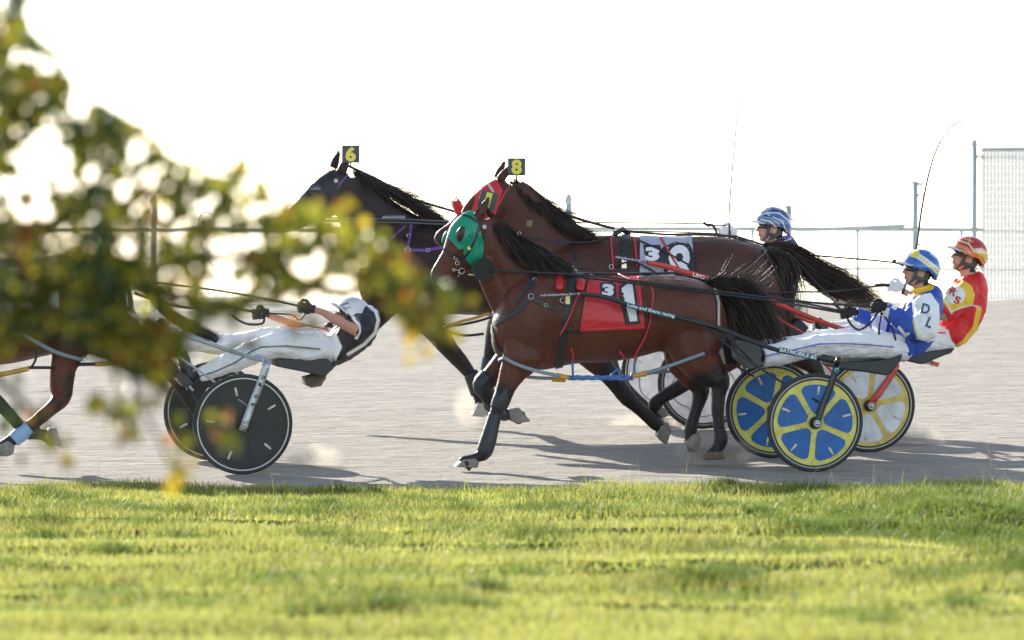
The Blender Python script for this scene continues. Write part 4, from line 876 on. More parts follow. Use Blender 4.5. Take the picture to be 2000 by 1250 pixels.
def pair(row, e, pts, r, m, name, w, k=4, flat=1.):
    """near member along the traced points, and its twin across the sulky"""
    q = [row.H(p[0], p[1], p[2] if len(p) > 2 else w) for p in crom(pts, k)]
    ws = [p[2] if len(p) > 2 else w for p in crom(pts, k)]
    rr = [x/row.sc for x in r] if hasattr(r, '__len__') else r/row.sc
    if hasattr(rr, '__len__'): rr = list(np.interp(np.linspace(0, 1, len(q)), np.linspace(0, 1, len(rr)), rr))
    a = MB().tube(q, rr, 12, flat=flat).build(name, m, e); MB().tube([p-LV*2*w_ for p, w_ in zip(q, ws)], rr, 12, flat=flat).build(name, m, e); return a
def sulky(row, base, label, hub, Rpx, cols, frame_m, shaft, tip, fork, braces, seat, rot, shaft_r=5., arch_y=None, tipm=None, fork_r=6.5, **kw):
    e = empty('racing_sulky', row.H(base[0], base[1], 0), label, 'sulky', 'two-wheeled racing sulkies')
    near = row.H(hub[0], hub[1], .66); far = near-LV*1.32; Rw = Rpx/row.sc*.99
    wheel(e, near, LV, Rw, *cols, rot, **kw); wheel(e, far, LV, Rw, *cols, rot+31, **kw)
    pair(row, e, [(x, y, .72) if i == len(fork)-1 else (x, y, .70) for i, (x, y) in enumerate(fork)], fork_r, frame_m, 'fork', .7, k=2, flat=.55)
    mb = MB(); t = row.H(fork[0][0], fork[0][1], .7); mb.tube([t, t-LV*1.4], .017, 12); mb.build('arch_bar', frame_m, e)
    for s_ in (1, -1):
        c = near+LV*.075 if s_ > 0 else far-LV*.075; disc(MB(), c, .026, LV, .03, 20).build('axle_nut', M_alu, e, smooth=False); disc(MB(), c+LV*.018*s_, .012, LV, .02, 6).build('axle_bolt', M_steel, e)
    pair(row, e, shaft, [shaft_r*.85, shaft_r, shaft_r, shaft_r*.9, shaft_r*.8], frame_m, 'shaft', .4)
    if tip:
        pair(row, e, tip, 2., tipm or M_alu, 'shaft_tip', tip[0][2], k=1)
        n = 5
        for i in range(n):
            t_ = (i+.5)/n; q = row.H(tip[0][0]+(tip[-1][0]-tip[0][0])*t_, tip[0][1]+(tip[-1][1]-tip[0][1])*t_, tip[0][2]); disc(MB(), q, .014, HV, .008, 12).build('tip_ring', M_alu, e)
    for b in braces: pair(row, e, b, 2.3, frame_m, 'brace', .5, k=1)
    extr(row, seat, .19, -.19, 'seat', M_seat, e, .012)
    return e, near
# horse one's sulky
e1, c1 = sulky(R1, (1591, 922), 'sulky with blue and yellow wheels and black shafts', (1591, 825.5), 97, ((.60, .56, .13), (.012, .11, .36)), M_blackmetal,
      [(1136, 575, .34), (1165, 577, .35), (1196, 584, .36), (1230, 597, .37), (1300, 614, .38), (1400, 640, .42), (1470, 667, .5), (1520, 684, .55), (1590, 698, .62), (1640, 707, .68)],
      [(1055, 577.5, .36), (1138, 574, .34)], [(1637, 704), (1622, 755), (1606, 795), (1595, 830)],
      [[(1380, 640, .42), (1440, 690, .48), (1520, 742, .6), (1600, 785, .70)], [(1388, 636, .40), (1430, 665, .42), (1470, 707, .45)]],
      [(1628, 709), (1655, 706), (1700, 704), (1738, 701), (1752, 694), (1764, 690), (1759, 706), (1742, 728), (1732, 734), (1690, 727), (1640, 722), (1628, 718)], 48, rimc=(.35, .37, .38))
extr(R1, [(1436, 664), (1478, 672), (1487, 680), (1487, 716), (1464, 722), (1440, 700)], .30, .12, 'foot_rest', mat('grey_plastic', (.05, .055, .06), rough=.5), e1); extr(R1, [(1408, 660), (1440, 668), (1440, 712), (1418, 712)], -.12, -.30, 'foot_rest', M_seat, e1)
MB().tube([R1.H(1634, 712, .72), R1.H(1640, 698, .72)], .022, 12).build('clamp', M_blackmetal, e1)
q = R1.H(1634, 723, .735); disc(MB(), q, .018, LV, .006, 24).build('badge', mat('badge_cyan', (.1, .5, .55), rough=.4), e1); MB().ell(q+LV*.004, HV*.012, LV*.003, UV*.006, 14, 8).build('badge_mark', M_blackv, e1)
M_letter = mat('shaft_lettering', (.6, .74, .8), rough=.5); M_letback = mat('shaft_sticker', (.03, .07, .1), rough=.5); M_redlet = mat('lettering_white', (.75, .7, .68), rough=.5)
def shaft_text(row, e, a, b, w_, txt, h, mback=True, m=None, w2=None):
    p0 = row.H(a[0], a[1], w_)+LV*.036; p1 = row.H(b[0], b[1], w2 or w_)+LV*.036; ang = math.degrees(math.atan2(b[1]-a[1], b[0]-a[0])); L = math.hypot(b[0]-a[0], b[1]-a[1])
    if mback: MB().box((p0+p1)/2-LV*.003, (p1-p0)/2, LV*.001, UV*(h*.62/row.sc)).build('sticker', M_letback, e, smooth=False)
    pc = proj((p0+p1)/2)[0]; decal_text(None, txt, pc, h, 'lettering', m or M_letter, e, wd=L*.97, ang=ang, bold=.03, off=.002, Y=((p0+p1)/2).y, k=(p1.y-p0.y)/(b[0]-a[0]))
shaft_text(R1, e1, (1222, 595), (1317, 618), .37, 'Luke and Evans racing', 8, w2=.39)
shaft_text(R1, e1, (1520, 682), (1594, 698), .56, 'BATMOBILE #2', 8.5, w2=.63)
# horse eight's sulky
M_redmetal = mat('red_enamel', (.5, .045, .03), rough=.35, coat=.3, vary=.12, vscale=15)
e8, c8 = sulky(R2, (1697, 884), 'sulky with white and mustard wheels and red shafts', (1697, 791.5), 93, ((.62, .46, .12), (.6, .63, .66)), M_redmetal,
      [(1264, 513, .34), (1300, 520, .36), (1340, 532, .37), (1440, 560, .4), (1490, 580, .42), (1560, 611, .5), (1620, 634, .58), (1682, 655, .62)],
      [(1202, 502, .36), (1266, 513, .34)], [(1752, 712), (1735, 742), (1697, 795)],
      [[(1478, 590, .42), (1530, 628, .5), (1585, 660, .6)], [(1670, 725, .5), (1725, 770, .66)]],
      [(1765, 694), (1790, 688), (1840, 682), (1866, 680), (1860, 688), (1822, 704), (1800, 712), (1772, 706)], 12, shaft_r=5.5, rimc=(.4, .42, .43))
extr(R2, [(1752, 692), (1768, 692), (1826, 707), (1826, 713), (1790, 710), (1752, 700)], .14, -.14, 'seat_tray', mat('tray_cream', (.4, .38, .33), rough=.5), e8, .003)
extr(R2, [(1822, 705), (1836, 709), (1832, 717), (1820, 714)], .16, .10, 'end_cap', M_redmetal, e8, .002)
pair(R2, e8, [(1680, 655, .62), (1752, 700, .7)], 4, M_redmetal, 'shaft_end', .6, k=1)
shaft_text(R2, e8, (1350, 535), (1420, 555), .39, 'UFO ECLIPSE', 7.5, False, M_redlet)
extr(R2, [(1540, 640), (1562, 622), (1580, 640), (1560, 668), (1545, 668)], .30, .12, 'foot_rest', M_seat, e8)
# horse six's sulky
e6, c6 = sulky(R3, (1373, 838), 'sulky with all-white disc wheels behind the near horses', (1373, 747.5), 91, ((.75, .77, .8), (.82, .84, .87)), M_blackmetal,
      [(930, 520, .34), (1000, 540, .36), (1100, 570, .38), (1250, 620, .5), (1400, 660, .64)], None, [(1412, 655), (1395, 700), (1373, 748)],
      [[(1240, 640, .45), (1300, 690, .6), (1370, 735, .7)]], [(1420, 665), (1480, 662), (1520, 645), (1515, 660), (1480, 685), (1425, 680)], 20, arcs=True, slot=(.7, .72, .74), rimc=(.3, .33, .36))
# sulky on the left
e0, c0_ = sulky(R0, (474, 927), 'sulky with solid black wheels and bare metal shafts at the left', (474, 828.5), 99, ((.012, .013, .018), (.016, .017, .023)), M_alu,
      [(58, 545, .34), (130, 570, .36), (220, 600, .38), (300, 632, .42), (400, 668, .5), (470, 692, .58), (530, 708, .68)],
      None, [(522, 704), (512, 740), (492, 790), (473, 842)],
      [[(200, 612, .4), (290, 655, .5), (390, 725, .62), (487, 796, .70)], [(235, 635, .40), (262, 652, .40), (300, 670, .40)]],
      [(535, 700), (600, 702), (640, 700), (650, 712), (658, 706), (650, 722), (630, 736), (600, 728), (540, 716)], 66, shaft_r=4.4, ridge=True, slot=(.55, .53, .5), rimc=(.55, .58, .6), fork_r=8.)
extr(R0, [(596, 738), (634, 727), (637, 734), (622, 748), (606, 756), (598, 752)], .1, -.06, 'seat_bag', mat('brown_pouch', (.09, .065, .04), rough=.7), e0, .006)
for i, (t_, y_) in enumerate([('U', 737), ('F', 751), ('O', 774), ('2', 790)]):
    x_ = 515-(y_-735)*.37; decal_text(None, t_, (x_, y_), 9, 'lettering', M_blackv, e0, wd=7, ang=-68, bold=.05, off=.0, Y=(R0.H(x_, y_, .7)+LV*.035).y)
extr(R0, [(316, 640), (338, 650), (344, 690), (330, 704), (318, 690)], -.12, -.28, 'foot_rest', M_blackmetal, e0); extr(R0, [(352, 722), (372, 740), (380, 752), (360, 756), (346, 742)], .3, .12, 'foot_rest', M_blackmetal, e0)

# ------------------------------------------------------------------ drivers
SKIN = (.5, .27, .19)
M_skin = mat('skin', attr=True, rough=.5, spec=.4, vary=.08, vscale=25)
M_cloth = mat('silks', attr=True, rough=.55, bump=.15, bscale=90, vary=.05, vscale=15)
M_trous = mat('white_trousers', attr=True, rough=.6, bump=.12, bscale=120, trans=.08)
M_helm = mat('helmet_paint', attr=True, rough=.18, coat=.6)
M_bootl = mat('boot_leather', (.016, .017, .02), rough=.4, bump=.2, bscale=30)
M_lens = mat('dark_lens', (.012, .012, .015), rough=.06, coat=.6)
M_pad = mat('strap_grey', (.07, .075, .08), rough=.8)
def hand_geo(mb, c, F, K, N, g=0.):
    F, K, N = F.normalized(), K.normalized(), N.normalized()
    mb.ell(c, F*(.044+g), K*(.043+g), N*(.019+g), 16, 10)
    for i, ln in enumerate((.95, 1.1, 1.0, .8)):
        b = c+F*.032+K*(.031-.0205*i); r = .0092+g
        mb.tube([b, b+F*.021*ln+N*.004, b+F*.030*ln+N*.022, b+F*.016*ln+N*.038, b-F*.004+N*.036], [r*1.05, r*1.05, r, r*.95, r*.8], 10)
        mb.ell(b+F*.021*ln+N*.004, F*r*1.15, K*r*1.1, N*r*1.15, 8, 6)
    r = .0105+g; b = c-F*.012+K*.03+N*.008
    mb.tube([b, b+K*.022+F*.016+N*.006, b+K*.026+F*.04+N*.018, b+K*.016+F*.055+N*.03], [r*1.15, r, r*.95, r*.75], 10)
def head_geo(mb, c, f, u, s):
    mb.ell(c, f*.098, s*.077, u*.112, 28, 20); mb.ell(c+f*.028-u*.062, f*.062, s*.058, u*.062, 20, 14)
    mb.ell(c+f*.062-u*.098, f*.026, s*.030, u*.020, 14, 10)                                   # chin
    mb.tube([c+f*.088+u*.012, c+f*.106-u*.012, c+f*.118-u*.030, c+f*.094-u*.038], [.008, .011, .0145, .012], 10)   # nose
    for k in (-1, 1):
        mb.ell(c+f*.100-u*.033+s*.011*k, f*.010, s*.008, u*.008, 10, 8)
        mb.ell(c+f*.07+s*.04*k-u*.022, f*.02, s*.022, u*.018, 12, 8)                              # cheek
        mb.ell(c+f*.084+u*.026+s*.03*k, f*.012, s*.028, u*.009, 12, 8)                            # brow
        mb.ell(c-f*.008-u*.018+s*.078*k, f*.019, s*.008, u*.031, 12, 8); 
    mb.ell(c+f*.092-u*.060, f*.012, s*.024, u*.0065, 12, 8); mb.ell(c+f*.090-u*.073, f*.012, s*.020, u*.0075, 12, 8)  # lips
def basis(t): t = R(t); return HV*math.cos(t)+UV*math.sin(t), UV*math.cos(t)-HV*math.sin(t), LV
def limb(mb, row, pts, n=18, grow=0.): loft(mb, row, [(p[0], p[1], p[2], p[3], (p[4] if len(p) > 4 else .95*p[3]/row.sc)) for p in pts], n=n, grow=grow)
def boot(row, e, ank, heel, toe, w, m=None, sc=1.):
    mb = MB(); A, Hh, T = row.H(*ank, w), row.H(*heel, w), row.H(*toe, w); d = (T-Hh).normalized()
    mb.tube([A+(A-Hh)*.6, A, Hh.lerp(A, .3)+d*.02], [.052*sc, .05*sc, .05*sc], 16); mb.tube([Hh-d*.005, Hh+d*.05, Hh.lerp(T, .45), Hh.lerp(T, .75), T], [.036*sc, .047*sc, .046*sc, .044*sc, .026*sc], 16)
    n = (A-Hh).normalized(); S = fuse(mb, .006, 4); S.fill((1, 1, 1)); o = S.build('boot', m or M_bootl, e)
    mb = MB(); mb.box(Hh.lerp(T, .5)-n*.044*sc, (T-Hh)*.54, LV*.042*sc, n*.007); b = mb.build('sole', M_rubber, o, smooth=False); bv = b.modifiers.new('b', 'BEVEL'); bv.width = .006; bv.segments = 3
    return o
def helmet(row, e, c, f, u, paint, brimcol, base, sz=1.):
    s = LV; hc = c+u*.028-f*.008; V = []; Fc = []; n, m = 120, 60
    for i in range(m+1):
        t = math.pi*.70*i/m
        for k in range(n):
            p = 2*math.pi*k/n; x, y, z = math.sin(t)*math.cos(p), math.sin(t)*math.sin(p), math.cos(t)
            # lower edge: high at the brow, low at the nape
            lim = .02 if x > 0 else .02-.62*(-x)**1.2
            if x > -.1 and abs(y) > .5: lim -= .12*min(1, (abs(y)-.5)*2)
            z = max(z, lim) if t > 1.2 else z
            q = math.sqrt(max(0, 1-z*z))/max(1e-6, math.hypot(x, y)) if z <= lim+1e-6 and t > 1.2 else 1
            V.append(hc+f*(x*q*(.140 if x > 0 else .146)*sz)+s*(y*q*.117*sz)+u*(z*.135*sz))
    for i in range(m):
        for k in range(n): Fc.append((i*n+k, i*n+(k+1) % n, (i+1)*n+(k+1) % n, (i+1)*n+k))
    me = MB().add(V, Fc).mesh('h'); bm = bmesh.new(); bm.from_mesh(me); bmesh.ops.remove_doubles(bm, verts=bm.verts[:], dist=.0004); bmesh.ops.recalc_face_normals(bm, faces=bm.faces); bm.to_mesh(me); bm.free()
    S = Surf.from_mesh(me); S.fill(base)
    for kind, pts, r, col in paint:
        if kind == 'l': S.pline(pts, r, col, .8)
        else: S.ppoly(pts, col)
    o = S.build('helmet', M_helm, e); sd_ = o.modifiers.new('s', 'SOLIDIFY'); sd_.thickness = .008; sd_.offset = -1
    V = []; nb = 16
    for i in range(nb+1):
        a = -1.05+2.1*i/nb
        for r_, dz in ((0, 0), (.5, -.004), (1, -.012)):
            ex = .055*math.cos(a)**.7*r_; V.append(hc+f*(math.cos(a)*.137*sz+ex)+s*math.sin(a)*(.115*sz)+u*(.018+dz-.012*abs(math.sin(a))))
    Fc = [(i*3+j, i*3+j+1, i*3+j+4, i*3+j+3) for i in range(nb) for j in range(2)]
    b = MB().add(V, Fc).build('brim', mat('brim_'+'%d' % int(brimcol[0]*100), brimcol, rough=.3, trans=.25), o); b.modifiers.new('s', 'SOLIDIFY').thickness = .004
    return o, hc, S
def headgear(row, e, c, f, u, strap=True, mirror=False):
    s = LV; V = []; n = 26
    for i in range(n+1):
        a = -1.35+2.7*i/n; hgt = .021 if abs(a) < .95 else .021-.012*(abs(a)-.95)/.4
        nose = .012*math.exp(-(a/.12)**2)
        for k in (-1, 1): V.append(c+f*(.099*math.cos(a)+.006)+s*math.sin(a)*.083+u*(.004+k*hgt+(nose if k < 0 else 0)))
    g = MB().add(V, [(2*i, 2*i+1, 2*i+3, 2*i+2) for i in range(n)]).build('sunglasses', M_lens, e); g.modifiers.new('s', 'SOLIDIFY').thickness = .004
    if strap:
        mb = MB()
        for k in (-1, 1):
            sk = s*k
            mb.tube([c+f*.045+u*.04+sk*.079, c+f*.04-u*.02+sk*.078, c+f*.045-u*.07+sk*.062, c+f*.055-u*.112+sk*.02], .013, 8, flat=.4, up=s)
            mb.tube([c-f*.05+u*.0+sk*.083, c-f*.045-u*.045+sk*.078, c+f*.0-u*.08+sk*.066, c+f*.05-u*.112+sk*.02], .012, 8, flat=.4, up=s)
            mb.tube([c-f*.075-u*.03+sk*.07, c-f*.02-u*.055+sk*.083, c+f*.03-u*.055+sk*.07], .013, 8, flat=.4, up=s)
        mb.build('chin_strap', M_pad, e)
def driver(row, base, label, sp):
    e = empty('person', row.H(base[0], base[1], 0), label, 'person', 'sulky drivers')
    hx, hy, ht = sp['head']; f, u, s = basis(ht); c = row.H(hx, hy, 0)
    mb = MB(); head_geo(mb, c, f, u, s); nk = sp['torso'][0]; sh = row.H(nk[0], nk[1], 0)
    mb.tube([c-u*.03-f*.02, c-u*.09-f*.025, sh-UV*.02], [.062, .058, .068], 16)
    loft(mb, row, [(x, y, 0, a*.8, b*.85) for x, y, a, b in sp['torso'][1:]], n=20)
    for pts in sp['legs']: limb(mb, row, [(p[0], p[1], p[2], p[3]*.72) for p in pts], 14)
    for pts in sp['arms']: limb(mb, row, [(p[0], p[1], p[2], p[3]*.72) for p in pts], 14)
    for (hx_, hy_, hw, fd, kd, nd) in sp['hands']: hand_geo(mb, row.H(hx_, hy_, hw), fd, kd, nd, -.001)
    S = fuse(mb, .0055, 3); S.fill(sp.get('skin', SKIN))
    hair_ = (S.v-np.array(c))@np.array(f) < -.035; S.col[hair_ & (S.p[:, 1] < hy+30)] = (.03, .022, .018)
    lp = (np.linalg.norm(S.v-np.array(c+f*.1-u*.066), axis=1) < .02); S.col[lp] = (.3, .11, .09)
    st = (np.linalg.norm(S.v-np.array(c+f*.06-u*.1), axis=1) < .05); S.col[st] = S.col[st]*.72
    S.build('body', M_skin, e)
    # jacket
    mb = MB(); loft(mb, row, [(x, y, 0, a, b) for x, y, a, b in sp['torso']], n=26)
    for i, pts in enumerate(sp['sleeves']): limb(mb, row, pts)
    J = fuse(mb, .007, 4); J.wrinkle(.014, 7, (1, 1, 1)); J.wrinkle(.007, 20, (1, 1, .5)); J.fill(sp['jacket']); 
    for kind, pts, r, col in sp['jpaint']:
        if kind == 'l': J.pline(pts, r, col, .8)
        else: J.ppoly(pts, col)
    jo = J.build('jacket', M_cloth, e)
    mb = MB()
    for pts in sp['legs']: limb(mb, row, pts)
    T = fuse(mb, .007, 4); T.wrinkle(.014, 8, (.5, 1, 1.8)); T.wrinkle(.006, 22, (.9, 1, .5)); T.fill((.8, .8, .82))
    for kind, pts, r, col in sp.get('tpaint', []): T.pline(pts, r, col, .8)
    T.build('trousers', M_trous, e)
    for (hx_, hy_, hw, fd, kd, nd) in sp['hands']:
        mb = MB(); q = row.H(hx_, hy_, hw); hand_geo(mb, q, fd, kd, nd, .0025)
        mb.tube([q-fd.normalized()*.02, q-fd.normalized()*.06], [.028, .034], 14)
        G = fuse(mb, .0035, 2); G.fill((1, 1, 1)); G.build('glove', sp['glove'], e)
    for b in sp['boots']: boot(row, e, *b)
    ho, hc, HS = helmet(row, e, c, f, u, sp['helmet'], sp['brim'], sp['hbase'])
    headgear(row, e, c, f, u)
    if sp.get('collar'):
        x, y, r_, col = sp['collar']; q = row.H(x, y, 0); torus(MB(), q, r_, UV+HV*.25, .016, 36, 10).build('collar', mat('collar_%d' % int(col[1]*100), col, rough=.6), e)
    return e, J, jo, T, ho, HS
def dirs(fx, fy, kx, ky, nw): # directions given as photo vectors (right, down)
    X = Vector((1, 0, 0)); Z = Vector((0, 0, -1)); return X*fx+Z*fy, X*kx+Z*ky, LV*nw
W_, BL, YE, RE = (.78, .79, .8), (.015, .07, .38), (.75, .48, .03), (.62, .015, .02)
# driver behind horse one
sp = dict(head=(1795, 529, 12), torso=[(1806, 562, 20, .08), (1810, 578, 30, .19), (1803, 600, 38, .2), (1790, 628, 44, .19), (1778, 656, 42, .19), (1766, 678, 33, .19), (1758, 690, 20, .17)])
sp['arms'] = [[(1808, 588, .19, 20), (1812, 620, .24, 20), (1806, 645, .25, 18), (1775, 632, .22, 16), (1745, 614, .16, 12), (1730, 606, .12, 9)],
              [(1795, 592, -.19, 20), (1760, 625, -.25, 18), (1735, 635, -.25, 16), (1700, 624, -.2, 12), (1672, 613, -.15, 9)]]
sp['sleeves'] = [[(1808, 586, .18, 24), (1812, 615, .23, 26), (1808, 643, .25, 24), (1785, 642, .23, 22), (1758, 622, .17, 18), (1731, 606, .13, 14)],
                 [(1795, 590, -.18, 24), (1765, 622, -.25, 22), (1738, 636, -.25, 20), (1700, 625, -.19, 16), (1670, 612, -.13, 13)]]
sp['legs'] = [[(1768, 682, .07, 26, .1), (1740, 678, .12, 26), (1690, 675, .17, 25), (1640, 674, .19, 23), (1600, 674, .19, 23), (1560, 684, .2, 22), (1520, 692, .2, 22), (1492, 695, .2, 21)],
              [(1768, 680, -.07, 26, .1), (1740, 675, -.12, 25), (1680, 668, -.17, 24), (1620, 664, -.19, 22), (1560, 672, -.2, 20), (1500, 682, -.2, 18), (1470, 688, -.2, 17)]]
h_a = dirs(-1, .1, .25, -1, -1); h_b = dirs(-1, .15, .1, -1, 1)
sp['hands'] = [(1718, 600, .12, *h_a), (1658, 610, -.12, *h_b)]
sp['glove'] = mat('black_glove', (.01, .01, .011), rough=.7, bump=.4, bscale=80)
sp['boots'] = [((1478, 697), (1458, 704), (1448, 664), .2), ((1440, 690), (1425, 694), (1420, 655), -.2)]
sp['jacket'] = BL
sp['jpaint'] = [('p', [(1781, 590), (1796, 575), (1818, 572), (1834, 595), (1836, 640), (1832, 664), (1812, 668), (1790, 662), (1784, 628)], 0, W_), ('l', [(1784, 627), (1788, 645), (1792, 662)], 1.6, YE), ('l', [(1732, 663), (1748, 678), (1760, 692)], 7, YE),
                ('l', [(1784, 559), (1800, 562), (1816, 558)], 9, YE), ('p', [(1788, 572), (1799, 565), (1794, 577), (1784, 582)], 0, YE), ('p', [(1774, 583), (1785, 572), (1783, 582), (1772, 589)], 0, YE), ('l', [(1770, 590), (1762, 602)], 1, YE),
                ('p', [(1740, 600), (1756, 584), (1762, 592), (1748, 606)], 0, W_), ('l', [(1756, 640), (1768, 655), (1774, 652)], 3, W_), ('l', [(1760, 588), (1752, 596)], 2.5, (.7, .4, .2)), ('p', [(1700, 600), (1738, 602), (1730, 650), (1704, 650)], 0, (.6, .62, .75)),
                ('p', [(1668, 598), (1700, 604), (1696, 640), (1664, 632)], 0, BL)]
sp['tpaint'] = [('l', [(1488, 697), (1540, 686), (1600, 672), (1650, 671), (1700, 674), (1745, 678)], 1.5, (.05, .05, .42)), ('l', [(1488, 701), (1540, 690), (1600, 677), (1650, 676), (1700, 679), (1745, 684)], .8, (.55, .38, .15))]
sp['hbase'] = (.02, .11, .42); sp['brim'] = (.62, .66, .7)
sp['helmet'] = [('l', [(1789, 497), (1808, 510), (1826, 524), (1838, 536)], 5.6, (.72, .74, .62)), ('p', [(1776, 500), (1784, 488), (1794, 486), (1796, 496), (1786, 504)], 0, (.7, .58, .05)), ('p', [(1818, 490), (1828, 494), (1826, 498), (1830, 506), (1822, 500), (1816, 496)], 0, (.6, .66, .75))]
for i in range(9): x = 1793+i*5.3; y = 500+i*4.25; sp['helmet'].append(('p', [(x, y-3.2), (x+2.4, y), (x, y+3.2), (x-2.4, y)], 0, (.66, .52, .05)))
sp['collar'] = (1800, 562, .07, YE)
pD, JD, joD, TD, hoD, HSD = driver(R1, (1745, 700), 'driver in blue and white silks with a blue helmet and black gloves', sp)
JH = PadHit(joD); decal_text(JH, 'D', (1808, 603), 20, 'lettering', mat('navy_letter', (.07, .1, .25), rough=.6), joD, wd=17, ang=14, bold=.03); decal_text(JH, 'L', (1816, 630), 20, 'lettering', MATS['navy_letter'], joD, wd=12, ang=24, bold=.03)
# driver behind horse eight
sp = dict(head=(1889, 502, 18), torso=[(1893, 536, 20, .08), (1897, 552, 30, .19), (1890, 576, 40, .2), (1880, 602, 43, .2), (1868, 632, 40, .19), (1856, 656, 32, .19), (1850, 668, 20, .17)])
sp['arms'] = [[(1893, 562, .19, 21), (1870, 590, .25, 20), (1842, 615, .27, 17), (1810, 600, .22, 14), (1775, 575, .16, 10), (1762, 567, .14, 9)],
              [(1885, 565, -.19, 20), (1850, 600, -.26, 18), (1815, 612, -.25, 15), (1775, 612, -.2, 11), (1752, 607, -.15, 9)]]
sp['sleeves'] = [[(1893, 560, .18, 26), (1876, 580, .24, 27), (1856, 600, .27, 24), (1842, 610, .27, 21)], [(1885, 562, -.18, 25), (1855, 592, -.25, 24), (1838, 606, -.26, 20)]]
sp['legs'] = [[(1850, 664, .07, 27, .1), (1825, 665, .12, 27), (1780, 660, .17, 25), (1725, 652, .19, 23), (1680, 652, .19, 22), (1630, 662, .2, 20), (1575, 668, .2, 18)],
              [(1850, 660, -.07, 26, .1), (1800, 652, -.14, 24), (1730, 642, -.19, 22), (1680, 640, -.2, 20), (1625, 646, -.2, 17), (1585, 648, -.2, 15)]]
sp['hands'] = [(1752, 560, .13, *dirs(-1, -.1, .3, -1, -1)), (1738, 606, -.13, *dirs(-1, .1, .1, -1, 1))]
sp['glove'] = mat('white_glove', (.72, .72, .74), rough=.7, bump=.3, bscale=80)
sp['boots'] = [((1566, 668), (1550, 672), (1545, 634), .2), ((1606, 646), (1614, 658), (1596, 622), -.05)]
sp['jacket'] = RE
sp['jpaint'] = [('p', [(1850, 572), (1866, 555), (1884, 549), (1898, 558), (1904, 576), (1900, 596), (1870, 604), (1858, 612), (1846, 596), (1838, 588)], 0, YE), ('l', [(1836, 577), (1850, 592), (1859, 612)], 1.2, W_), ('l', [(1860, 608), (1880, 600), (1898, 596), (1914, 600)], 1.1, W_),
                ('l', [(1912, 604), (1905, 640), (1884, 668), (1868, 680)], 5, YE), ('l', [(1842, 645), (1855, 668), (1868, 680)], 4.5, YE), ('p', [(1828, 565), (1846, 552), (1850, 562), (1834, 576)], 0, YE), ('l', [(1838, 548), (1858, 545)], 2.2, (.75, .55, .55)), ('l', [(1870, 536), (1892, 534), (1912, 530)], 1.3, W_)]
sp['tpaint'] = [('l', [(1822, 650), (1846, 650)], 1.6, RE)]
sp['hbase'] = (.38, .02, .02); sp['brim'] = (.62, .66, .7)
OR = (.72, .22, .05)
sp['helmet'] = [('l', [(1868, 478), (1888, 486), (1896, 497), (1915, 502), (1922, 520), (1912, 536)], 3.4, OR), ('l', [(1874, 470), (1892, 476), (1902, 490), (1922, 495), (1930, 510)], 1.4, (.75, .6, .4)), ('l', [(1865, 484), (1884, 492), (1893, 504), (1908, 508), (1914, 525)], 1.2, (.75, .5, .3)),
                ('p', [(1902, 486), (1918, 484), (1930, 494), (1934, 512), (1926, 518), (1920, 502), (1906, 494)], 0, (.7, .45, .06)), ('p', [(1904, 485), (1918, 487), (1926, 494), (1912, 494)], 0, (.75, .6, .58)), ('l', [(1884, 466), (1900, 472)], 1.2, (.7, .4, .1)), ('l', [(1895, 462), (1893, 474)], 1.2, (.7, .4, .1))]
pR, JR, joR, TR, hoR, _ = driver(R2, (1840, 690), 'driver in red and yellow silks with a red and orange helmet', sp)
JH = PadHit(joR); V2 = [(1866+19.5*math.cos(t), 576+18*math.sin(t)) for t in np.linspace(0, 2*math.pi, 25)[:-1]]; decal_poly(JH, V2, 'round_patch', M_white, joR, .003)
decal_text(JH, 'R', (1862, 569), 16, 'lettering', M_red, joR, wd=13, ang=24, off=.006, bold=.03); decal_text(JH, 'S', (1870, 586), 15, 'lettering', M_red, joR, wd=12, ang=24, off=.006, bold=.03)
# driver behind horse six
sp = dict(head=(1507, 444, 6), torso=[(1524, 466, 20, .08), (1529, 482, 29, .19), (1526, 515, 39, .2), (1514, 560, 42, .2), (1500, 600, 42, .19), (1484, 636, 36, .19), (1474, 654, 24, .17)])
sp['arms'] = [[(1526, 505, .19, 20), (1508, 535, .25, 19), (1478, 545, .26, 16), (1450, 505, .2, 12), (1434, 475, .16, 9)], [(1520, 505, -.19, 20), (1495, 545, -.25, 18), (1450, 560, -.22, 14), (1410, 555, -.18, 9)]]
sp['sleeves'] = [[(1526, 503, .18, 23), (1508, 533, .24, 23), (1478, 547, .26, 20), (1452, 512, .2, 15), (1440, 488, .17, 13)], [(1520, 503, -.18, 23), (1495, 543, -.25, 21), (1455, 560, -.22, 17), (1425, 556, -.18, 13)]]
sp['legs'] = [[(1478, 652, .07, 26, .1), (1440, 650, .13, 25), (1390, 645, .18, 23), (1340, 650, .19, 21), (1290, 668, .2, 18)], [(1478, 650, -.07, 26, .1), (1440, 646, -.13, 25), (1390, 640, -.18, 23), (1340, 645, -.19, 20), (1280, 660, -.2, 17)]]
sp['hands'] = [(1425, 452, .15, *dirs(-1, -.05, .1, -1, -1)), (1402, 553, -.15, *dirs(-1, .05, .1, -1, 1))]
sp['glove'] = MATS['white_glove']; sp['boots'] = [((1278, 672), (1262, 680), (1256, 645), .2), ((1268, 664), (1252, 670), (1246, 636), -.2)]
sp['jacket'] = (.16, .15, .42)
sp['jpaint'] = [('p', [(1500, 470), (1560, 462), (1560, 484), (1490, 492)], 0, (.02, .02, .04)), ('l', [(1503, 484), (1525, 474), (1545, 466)], 1.2, W_), ('p', [(1530, 520), (1570, 520), (1570, 560), (1530, 560)], 0, (.3, .28, .55)), ('p', [(1515, 600), (1570, 600), (1560, 640), (1510, 640)], 0, (.05, .12, .4)), ('p', [(1496, 500), (1510, 495), (1516, 540), (1504, 560)], 0, (.03, .03, .08))]
